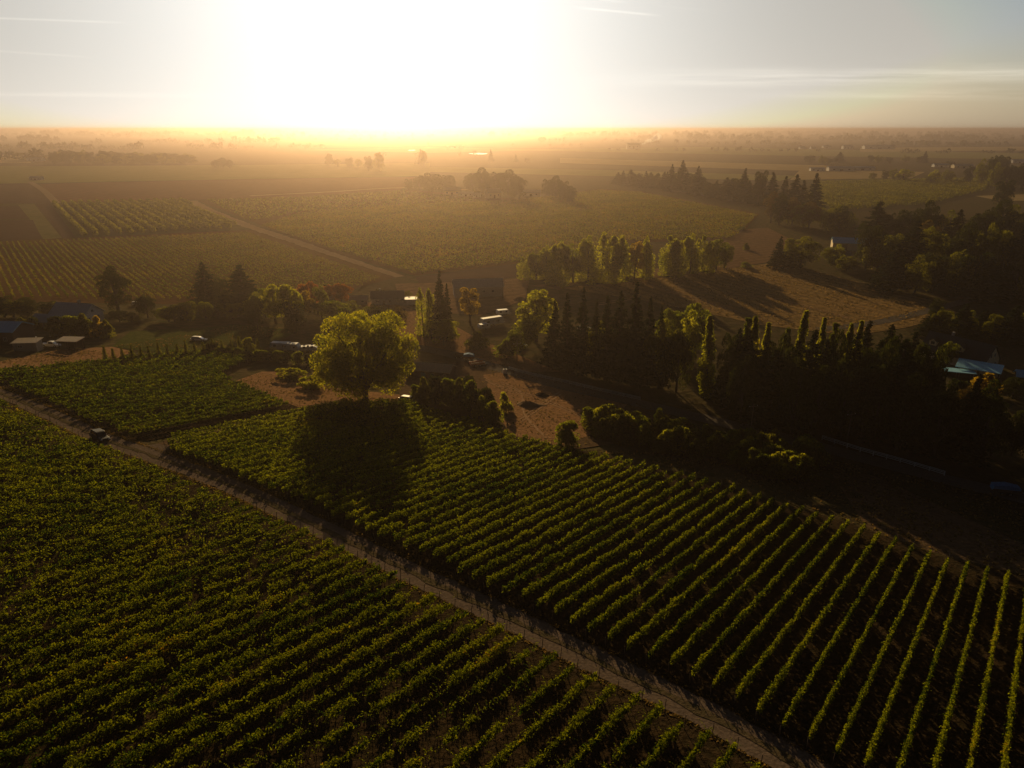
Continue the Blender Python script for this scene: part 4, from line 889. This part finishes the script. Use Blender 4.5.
house('barn', 'dark barn with blue roof cut by the left edge', 4, 342, 13, 8, 4.2, 1.8, D(-4), W_DARK, R_BLUE, wins=[(0, 4, 2, 1.1, 1)], doors=[(0, 0, 3, 3)], cat='barn')
flat_shed('shed', 'pale shed with sunlit tan roof beside the blue-roofed barn', 29, 350, 6.0, 3.2, 2.4, D(6), W_TAN, R_TAN, pitch=.35)
flat_shed('carport', 'open carport with thin tan roof right of the pale shed', 72, 349, 5.6, 3.0, 2.6, D(-5), W_DARK, R_TAN, pitch=.3, open_front=True, cat='carport')
house('cottage', 'white cottage with grey roof behind the big spreading tree', 388, 303, 13, 7, 2.8, 2.2, D(8), W_WHITE, R_GREY, wins=[(0, -4, 1.6, 1.2, 1.1), (0, 1, 1.6, 1.2, 1.1), (0, 4.5, 1.6, 1.2, 1.1), (1, 0, 1.6, 1.2, 1.1)], doors=[(0, -1.5, 1, 2)], chimney=(-3, 0))
house('hut', 'small pale hut left of the white cottage', 359, 304, 7, 4, 2.3, 1.1, D(4), W_GREY, R_PALE, wins=[(0, 1.8, 1.5, 1, .8)], doors=[(0, -1, .9, 1.9)], cat='hut')
house('shed', 'little shed with red roof among the autumn trees', 331, 298, 5, 4, 2.3, 1.3, D(-20), W_GREY, R_RED, doors=[(0, 0, 1.2, 1.9)], cat='shed')
flat_shed('shed', 'low flat-roofed shed right of the white cottage', 409, 304, 7, 3.5, 2.2, D(4), W_WHITE, R_GREY, pitch=.2)
house('barn', 'long grey barn with pale roof beyond the thin yellow tree', 478, 295, 21, 9, 4.4, 2.6, D(9), W_GREY, R_PALE, wins=[(0, 6, 2.5, 1.2, 1), (0, 2, 2.5, 1.2, 1)], doors=[(0, -4, 3.4, 3.4), (1, 0, 3, 3.2)], cat='barn')
house('shed', 'long dark shed with tan roof between the spreading tree and the shrubs', 431, 377, 12.5, 5.5, 2.7, 1.3, D(-14), W_DARK, R_TAN, wins=[(0, 1.5, 1.6, .9, 1.0), (0, 5, 1.6, .8, 1.0)], doors=[(0, -1.2, 1.3, 2.1)], cat='shed', dmat=BDOOR)
house('barn', 'cream barn with bright blue metal roof among dark trees', 851, 249, 22, 12, 4.2, 2.4, D(-18), W_CREAM, R_BLUE, wins=[(1, -3, 2.4, 1.6, 1.2)], doors=[(0, -5, 4, 3.6), (0, 5, 4, 3.6), (1, 1.5, 3, 3.2)], cat='barn')
house('shed', 'small grey shed below the bright blue-roofed barn', 842, 259, 8, 5, 2.6, 1.5, D(-20), W_GREY, R_GREY, doors=[(0, 0, 2, 2)], cat='shed')
dh = house('farmhouse', 'dark-roofed house with dormers and cream gable at the right', 957, 362, 19, 8.5, 3.0, 4.6, D(-58), W_CREAM, R_SLATE, wins=[(0, -7, 1.6, 1.1, 1.2), (0, -1, 1.6, 1.1, 1.2), (1, -2.2, 1.6, 1.0, 1.3), (1, 2.2, 1.6, 1.0, 1.3), (1, -1.1, 4.6, .9, 1.2), (1, 1.1, 4.6, .9, 1.2)], doors=[(0, -4, 1.1, 2.1)], dormers=[(-6.5, 2.2, 1.3), (1.5, 2.2, 1.3)], chimney=(-3, .5))
flat_shed('porch', 'blue-roofed porch beside the house with dormers', 977, 377, 10.5, 5.5, 2.8, D(-38), W_CREAM, R_BLUE, pitch=.9, open_front=True, cat='porch')
flat_shed('porch', 'darker blue lean-to roof left of the blue-roofed porch', 957, 378, 7.5, 3.4, 2.2, D(-20), W_DARK, R_BLUE, pitch=-.1, open_front=True, cat='lean-to')
house('shed', 'blue tarpaulin-covered shed at the right edge', 1026, 384, 5.5, 4, 2.6, 1.2, D(-25), W_DARK, R_BLUE, doors=[(0, 0, 1.4, 1.9)], cat='shed')
for (px, py, L, Wd, h, rs, rz, w_, r_m, lb) in [
    (817, 171, 24, 10, 4, 2, -4, W_WHITE, R_PALE, 'small white farm shed at the left end of the distant blue-roofed row'),
    (840, 171, 42, 14, 5, 3, -4, W_WHITE, R_STEEL, 'long blue-grey shed in the middle of the distant farm row'),
    (861, 170, 44, 12, 4, 2.4, 0, W_WHITE, R_STEEL, 'low blue-grey shed at the right end of the distant farm row'),
    (878, 149, 105, 30, 9, 5, -3, W_WHITE, R_PALE, 'long white warehouse far out on the plain'),
    (847, 149, 34, 20, 9, 5, -3, W_WHITE, R_PALE, 'white warehouse left of the long far warehouse'),
    (826, 148, 26, 18, 7, 4, 0, W_WHITE, R_PALE, 'middle one of the three little white sheds on the far plain'),
    (813, 149, 20, 16, 6, 4, 0, W_WHITE, R_PALE, 'rightmost but one little white shed on the far plain'),
    (802, 149, 20, 16, 6, 4, 0, W_WHITE, R_PALE, 'leftmost little white shed on the far plain'),
    (940, 167, 26, 12, 4, 2.5, -5, W_WHITE, R_STEEL, 'blue-grey farm roof behind the small far trees at the right'),
    (962, 168, 34, 14, 4.5, 3, -5, W_CREAM, R_GREY, 'long grey farm roof behind the small far trees at the right'),
    (452, 195, 18, 10, 5, 3.5, 6, W_CREAM, R_GREY, 'farmhouse in haze left of the round trees'),
    (466, 196, 16, 7, 3, 1.6, 0, W_WHITE, R_PALE, 'white-roofed shed in haze between the round tree clumps'),
    (493, 198, 14, 11, 6, 4, 20, W_TAN, R_GREY, 'tall tan farmhouse in haze among the round trees'),
    (477, 197, 8, 6, 3, 1.6, 0, W_WHITE, R_PALE, 'tiny white outbuilding in haze at the round trees'),
    (531, 196, 20, 9, 4, 2.4, -4, W_WHITE, R_STEEL, 'bluish house in haze right of the round trees'),
    (37, 180, 16, 8, 3.4, 2, 0, W_WHITE, R_PALE, 'lone white farm building on the pale green field'),
    (36, 161, 34, 14, 5, 3, 0, W_WHITE, R_GREY, 'farm buildings left of the long dark wood'),
    (633, 149, 46, 26, 16, 5, 0, W_GREY, R_GREY, 'tall factory hall with steam rising beside it'),
    (1018, 163, 30, 12, 5, 3, 0, W_WHITE, R_PALE, 'pale shed at the right edge of the far fields'),
    (455, 148, 60, 20, 6, 3, 2, W_WHITE, R_PALE, 'pale greenhouse roofs in the bright haze')]:
    house('farm_building', lb, px, py, L, Wd, h, rs, D(rz), w_, r_m, wins=[(0, -L * .3, h * .55, L * .08, h * .3), (0, L * .3, h * .55, L * .08, h * .3)], doors=[(0, 0, L * .12, h * .6)], cat='building', over=.6)
steam_m = bpy.data.materials.new('steam'); steam_m.use_nodes = True
_nt = steam_m.node_tree; _nt.nodes.clear(); _o = _nt.nodes.new('ShaderNodeOutputMaterial'); _v = _nt.nodes.new('ShaderNodeVolumePrincipled'); _v.inputs['Color'].default_value = (.95, .95, .95, 1); _v.inputs['Density'].default_value = 0.03; _v.inputs['Anisotropy'].default_value = .78; _nt.links.new(_v.outputs[0], _o.inputs['Volume'])
G = ground(643, 149); b = MB(); rs_ = np.random.default_rng(3)
for k in range(14):
    t = k / 13; g_ = bmesh.ops.create_icosphere(b.bm, subdivisions=2, radius=3.5 + 9 * t); bmesh.ops.translate(b.bm, vec=(t * 55 + rs_.uniform(-4, 4), rs_.uniform(-3, 3), 16 + 26 * t ** .7 + rs_.uniform(-2, 2)), verts=g_['verts'])
o = b.build('steam_plume', steam_m, None, smooth=True); o.location = G; tag(o, kind='stuff')
water = mat('water', (0.02, 0.025, 0.03), rough=0.06, spec=1.0, var=0.1)
sheet('pond', [(468, 153.6), (478, 153), (488, 153.4), (485, 154.4), (475, 154.5)], water)
sheet('pond', [(408, 150.2), (414, 150), (416, 150.6), (409, 150.8)], water)

# ------------------------------------------------------------------ vehicles
PAINT = {k: mat(k + '_car_paint', c, rough=0.55, spec=0.15, var=0.04, metallic=0, objcoord=True) for k, c in dict(dark=(.02, .025, .035), white=(.7, .7, .68), silver=(.4, .4, .4), red=(.3, .03, .02)).items()}
RUB = mat('rubber', (0.015, 0.015, 0.015), rough=.9, var=.1); RIM = mat('alloy_rim', (.4, .4, .4), rough=.3, metallic=.8, var=.05); LAMP = mat('headlamp_glass', (.7, .7, .7), rough=.1, spec=.9, var=.02); TAIL = mat('tail_lamp', (.35, .02, .02), rough=.3, var=.02)
def wheel(e, x, y, r=.36, w=.24):
    o = part(MB().cyl((0, 0, 0), r, w, 'y', 18), 'wheel', RUB, e, (x, y, r)); part(MB().cyl((0, 0, 0), r * .6, w + .02, 'y', 12), 'rim', RIM, o); return o
def car(label, px, py, rz, paint='dark', suv=True, pickup=False, P=None, group=None):
    G = P if P is not None else ground(px, py); e = empty('parked_car', G, rz); tag(e, label, 'car', group)
    # tilt with the ground
    n_ = Vector((float(terrain(G.x - .5, G.y) - terrain(G.x + .5, G.y)), float(terrain(G.x, G.y - .5) - terrain(G.x, G.y + .5)), 1)).normalized()
    e.rotation_euler = (Vector((0, 0, 1)).rotation_difference(n_).to_matrix() @ Matrix.Rotation(rz, 3, 'Z')).to_euler()
    H = 1.75 if suv else 1.45; Ln = 4.7; sh = .98 if suv else .86
    p = [(-2.32, .42), (-2.36, .75), (-2.28, sh + .02), (1.15, sh), (2.15, sh - .12), (2.34, .68), (2.3, .4), (1.85, .34), (-1.9, .34)]
    part(MB().prism([(x, z) for x, z in p], -.9, .9, bevel=.07), 'body', PAINT[paint], e, smooth=False)
    c = [(-2.2, sh), (-1.95, H - .1), (-1.6, H), (.1, H), (.45, H - .1), (1.15, sh)] if not pickup else [(-.6, sh), (-.45, H - .06), (-.2, H), (.5, H), (.75, H - .1), (1.25, sh)]
    cab = MB().prism(c, -.76, .76, bevel=.05); cb = part(cab, 'roof', PAINT[paint], e)
    # glass panes slightly proud
    x0, x1, x2, x3 = c[0][0], c[1][0], c[4][0], c[5][0]
    for s in (-1, 1):
        y = s * .775; g = MB().poly([(x0 + .28, y, sh + .06), (x1 + .16, y, H - .17), (x2 - .12, y, H - .17), (x3 - .28, y, sh + .06)]); part(g, 'side_window', GLASS, e)
    part(MB().poly([(x3 + .02, -.66, sh + .07), (x3 + .02, .66, sh + .07), (x2 + .06, .6, H - .14), (x2 + .06, -.6, H - .14)]), 'windscreen', GLASS, e)
    part(MB().poly([(x0 - .03, -.66, sh + .08), (x0 - .03, .66, sh + .08), (x1 - .05, .6, H - .18), (x1 - .05, -.6, H - .18)]), 'rear_window', GLASS, e)
    for x in (-1.45, 1.45):
        for s in (-1, 1): wheel(e, x, s * .82)
    for s in (-1, 1):
        part(MB().box((2.28, s * .68, .72), (.14, .34, .16), bevel=.03), 'headlight', LAMP, e); part(MB().box((-2.33, s * .75, .82), (.1, .2, .24), bevel=.02), 'tail_light', TAIL, e)
    return e
car('dark car with a shiny bonnet parked on the gravel track', 100, 440, D(-38), 'dark')
car('dark car with a glinting roof half under the big spreading tree', 409, 402, D(-15), 'dark', suv=False)
car('white car parked on the lawn', 199, 341, D(4), 'white', suv=False)
car('white car between dark trees behind the lawn', 138, 306, D(25), 'white')
car('white pickup parked between the pale shed and the carport', 51, 347, D(5), 'white', pickup=True)
car('white car behind the pale shed with the tan roof', 27, 339, D(2), 'white', suv=False)
car('silver car in the shade right of the cream barn with blue roof', 886, 252, D(30), 'silver')
car('white car on the farm road under the spruces', 520, 347, D(-20), 'white')
car('small white car behind the roadside spruces', 584, 330, D(20), 'white', suv=False)
def caravan(label, px, py, rz, L=6.0, cat='caravan', col='white', H=2.5, Wd=2.3, name='caravan', group=None):
    G = ground(px, py); e = empty(name, G, rz); tag(e, label, cat, group)
    p = [(-L / 2, .5), (-L / 2 - .1, 1.2), (-L / 2 + .2, H), (L / 2 - .7, H), (L / 2, H * .6), (L / 2 - .1, .5)]
    part(MB().prism(p, -Wd / 2, Wd / 2, bevel=.1), 'body', PAINT[col], e)
    for x in (-L * .25, L * .2):
        for s in (-1, 1): part(MB().box((0, 0, 0), (L * .16, .04, .6), bevel=.01), 'window', GLASS, e, (x, s * (Wd / 2 + .01), 1.6))
    part(MB().box((0, 0, 0), (.7, .05, 1.7), bevel=.01), 'door', W_WHITE, e, (-.1, -Wd / 2 - .02, 1.35))
    for x in (-.5, .5):
        for s in (-1, 1): wheel(e, x, s * (Wd / 2 - .15), .34)
    part(MB().tube([(L / 2 - .1, 0, .5), (L / 2 + 1.1, 0, .48)], [.05, .05], 6), 'hitch', wire_m, e); return e
caravan('longer white caravan parked in the shade left of the spreading tree', 282, 350, D(-8), 6.5)
caravan('shorter white caravan parked right behind the longer one', 293, 351, D(-8), 4.6)
caravan('low white trailer right of the two caravans', 309, 351, D(12), 5.2, 'trailer', H=1.7, name='trailer')
caravan('long white motorhome with glaring roof at the yard beside the farm road', 492, 325, D(32), 9.0, 'motorhome', H=3.0, name='motorhome')
caravan('small white van just above the long motorhome', 503, 315, D(20), 5.0, 'van', H=2.2, name='van')
caravan('second white trailer below the long motorhome', 484, 329, D(30), 4.2, 'trailer', H=2.0, name='trailer')
def cart(label, px, py, rz, L=5.0, bed=None, cat='cart', load=None):
    G = ground(px, py); e = empty('farm_trailer', G, rz); tag(e, label, cat)
    part(MB().box((0, 0, .8), (L, 2.0, .12), bevel=.02), 'bed', bed or wood, e)
    for s in (-1, 1): part(MB().box((0, s * .97, 1.1), (L, .05, .5)), 'side_board', bed or wood, e)
    for x in (-.7, .7):
        for s in (-1, 1): wheel(e, x, s * .85, .38)
    part(MB().tube([(L / 2, 0, .75), (L / 2 + 1.3, 0, .5)], [.06, .05], 6), 'drawbar', wire_m, e)
    if load: part(MB().prism([(-L / 2 + .1, .88), (-L / 2 + .2, 1.9), (0, 2.2), (L / 2 - .2, 1.8), (L / 2 - .1, .88)], -.92, .92, bevel=.08), 'tarpaulin', load, e)
    return e
TARP = mat('blue_tarpaulin', (.08, .22, .40), rough=.85, spec=.1, var=.15, scale=2, bump=.03); ORG = mat('orange_sunlight_tint', (.45, .14, .04), rough=.5, var=.1)  # orange bed colour stands in for warm sunlight on the trailer
cart('trailer under a blue tarpaulin by the road at the right edge', 1004, 494, D(-14), 5.0, load=TARP)
cart('orange-lit farm trailer on the dirt yard', 477, 366, D(20), 4.5, bed=ORG)
cart('blue-covered trailer beside the orange-lit farm trailer', 469, 360, D(-5), 3.6, load=TARP)
cart('low empty trailer at the corner of the farm road', 459, 358, D(0), 3.0)
cart('small blue-covered trailer below the grey-roofed garage', 49, 326, D(20), 3.2, load=TARP)
# ------------------------------------------------------------------ fences, poles, mound, drums
def fence(name, label, pts, h=1.1, m=FR, rails=(.45, .8, 1.08), step=2.6):
    P = [ground(*p) for p in pts]; e = empty(name, P[0]); tag(e, label, 'fence'); O = P[0]; posts = []
    for a, b in zip(P, P[1:]):
        n = max(1, round((b - a).length / step))
        for k in range(n): posts.append(a.lerp(b, k / n))
    posts.append(P[-1]); b = MB()
    for p in posts: p.z = float(terrain(p.x, p.y))
    for p in posts: part(MB().box((0, 0, h / 2 - .15), (.14, .14, h + .3)), 'post', m, e, p - O)
    for a, c in zip(posts, posts[1:]):
        for z in rails:
            d = c - a; mid_ = (a + c) / 2 - O; b.box((mid_.x, mid_.y, mid_.z + z), (d.length, .05, .12), math.atan2(d.y, d.x))
    part(b, 'rails', m, e); return e
fence('rail_fence', 'white rail fence along the farm road above the dirt yard', [(509, 370), (530, 376), (562, 383), (600, 392), (640, 401)])
fence('rail_fence', 'white rail fence along the shaded road at the right', [(822, 440), (860, 452), (900, 463), (944, 476)])
def pole(label, px, py, top, name='utility_pole'):
    G = ground(px, py); h = height_at(G, px, top); e = empty(name, G, .3); tag(e, label, 'pole')
    part(MB().tube([(0, 0, -.4), (0, 0, h)], [.16, .10], 8), 'shaft', wood, e); part(MB().box((0, 0, h - .6), (2.2, .12, .12)), 'crossarm', wood, e)
    for x in (-1, 0, 1): part(MB().cyl((x, 0, h - .45), .06, .18, 'z', 8), 'insulator', FR, e)
pole('wooden utility pole at the corner of the dirt yard', 517, 369, 342); pole('wooden utility pole by the shaded road', 846, 446, 412); pole('wooden utility pole beside the barn with the pale roof', 503, 300, 280); pole('wooden utility pole at the dark end of the farm road', 750, 436, 404)
# earth mound
def mound(label, px, py, r, h, m):
    G = ground(px, py); rng = np.random.default_rng(int(px)); n, k = 40, 14; V = []; 
    for j in range(k + 1):
        t = j / k
        for i in range(n):
            a = 2 * math.pi * i / n; rr = r * t * (1 + .12 * math.sin(3 * a + 1) + .05 * math.sin(7 * a)); V.append((rr * math.cos(a) * 1.3, rr * math.sin(a), h * (math.cos(math.pi * min(1, t)) * .5 + .5) * (1 + .12 * math.sin(5 * a + t * 6)) - .12 * t + rng.normal(0, .03)))
    Q = [(j * n + i, (j + 1) * n + i, (j + 1) * n + (i + 1) % n, j * n + (i + 1) % n) for j in range(k) for i in range(n)]
    o = link('earth_mound', np_mesh('earth_mound', V, Q, m, smooth=True)); o.location = G; return tag(o, label, 'mound')
mound('smooth heap of brown earth on the dirt yard', 527, 406, 3.3, 1.15, straw)
mound('low dark heap of spoil behind the brown earth heap', 541, 396, 2.2, .9, darkdirt)
mound('small heap of soil at the far edge of the farm', 520, 300, 3.5, 1.2, darkdirt)
def drum(label, px, py):
    G = ground(px, py); e = empty('water_tank', G); tag(e, label, 'tank'); part(MB().cyl((0, 0, .75), .65, 1.5, 'z', 20), 'tank', W_WHITE, e, smooth=False); part(MB().cyl((0, 0, 1.56), .25, .12, 'z', 12), 'lid', RUB, e)
drum('white water tank beside the end of the white rail fence', 505, 374); drum('white water tank at the bend of the farm road under the spruces', 573, 356)

# ------------------------------------------------------------------ haze
def build_haze():
    x0, x1, y0, y1, z0, z1 = -24500, 24500, -500, 34500, -1.2, 76
    m = bpy.data.materials.new('haze'); m.use_nodes = True; nt = m.node_tree; nt.nodes.clear()
    out = nt.nodes.new('ShaderNodeOutputMaterial'); v = nt.nodes.new('ShaderNodeVolumePrincipled')
    v.inputs['Color'].default_value = (*HAZE_COLOR, 1); v.inputs['Density'].default_value = HAZE_DENSITY; v.inputs['Anisotropy'].default_value = HAZE_G
    nt.links.new(v.outputs[0], out.inputs['Volume'])
    b = MB().box(((x0 + x1) / 2, (y0 + y1) / 2, (z0 + z1) / 2), (x1 - x0, y1 - y0, z1 - z0)).build('haze', m); tag(b, kind='stuff')
build_haze()
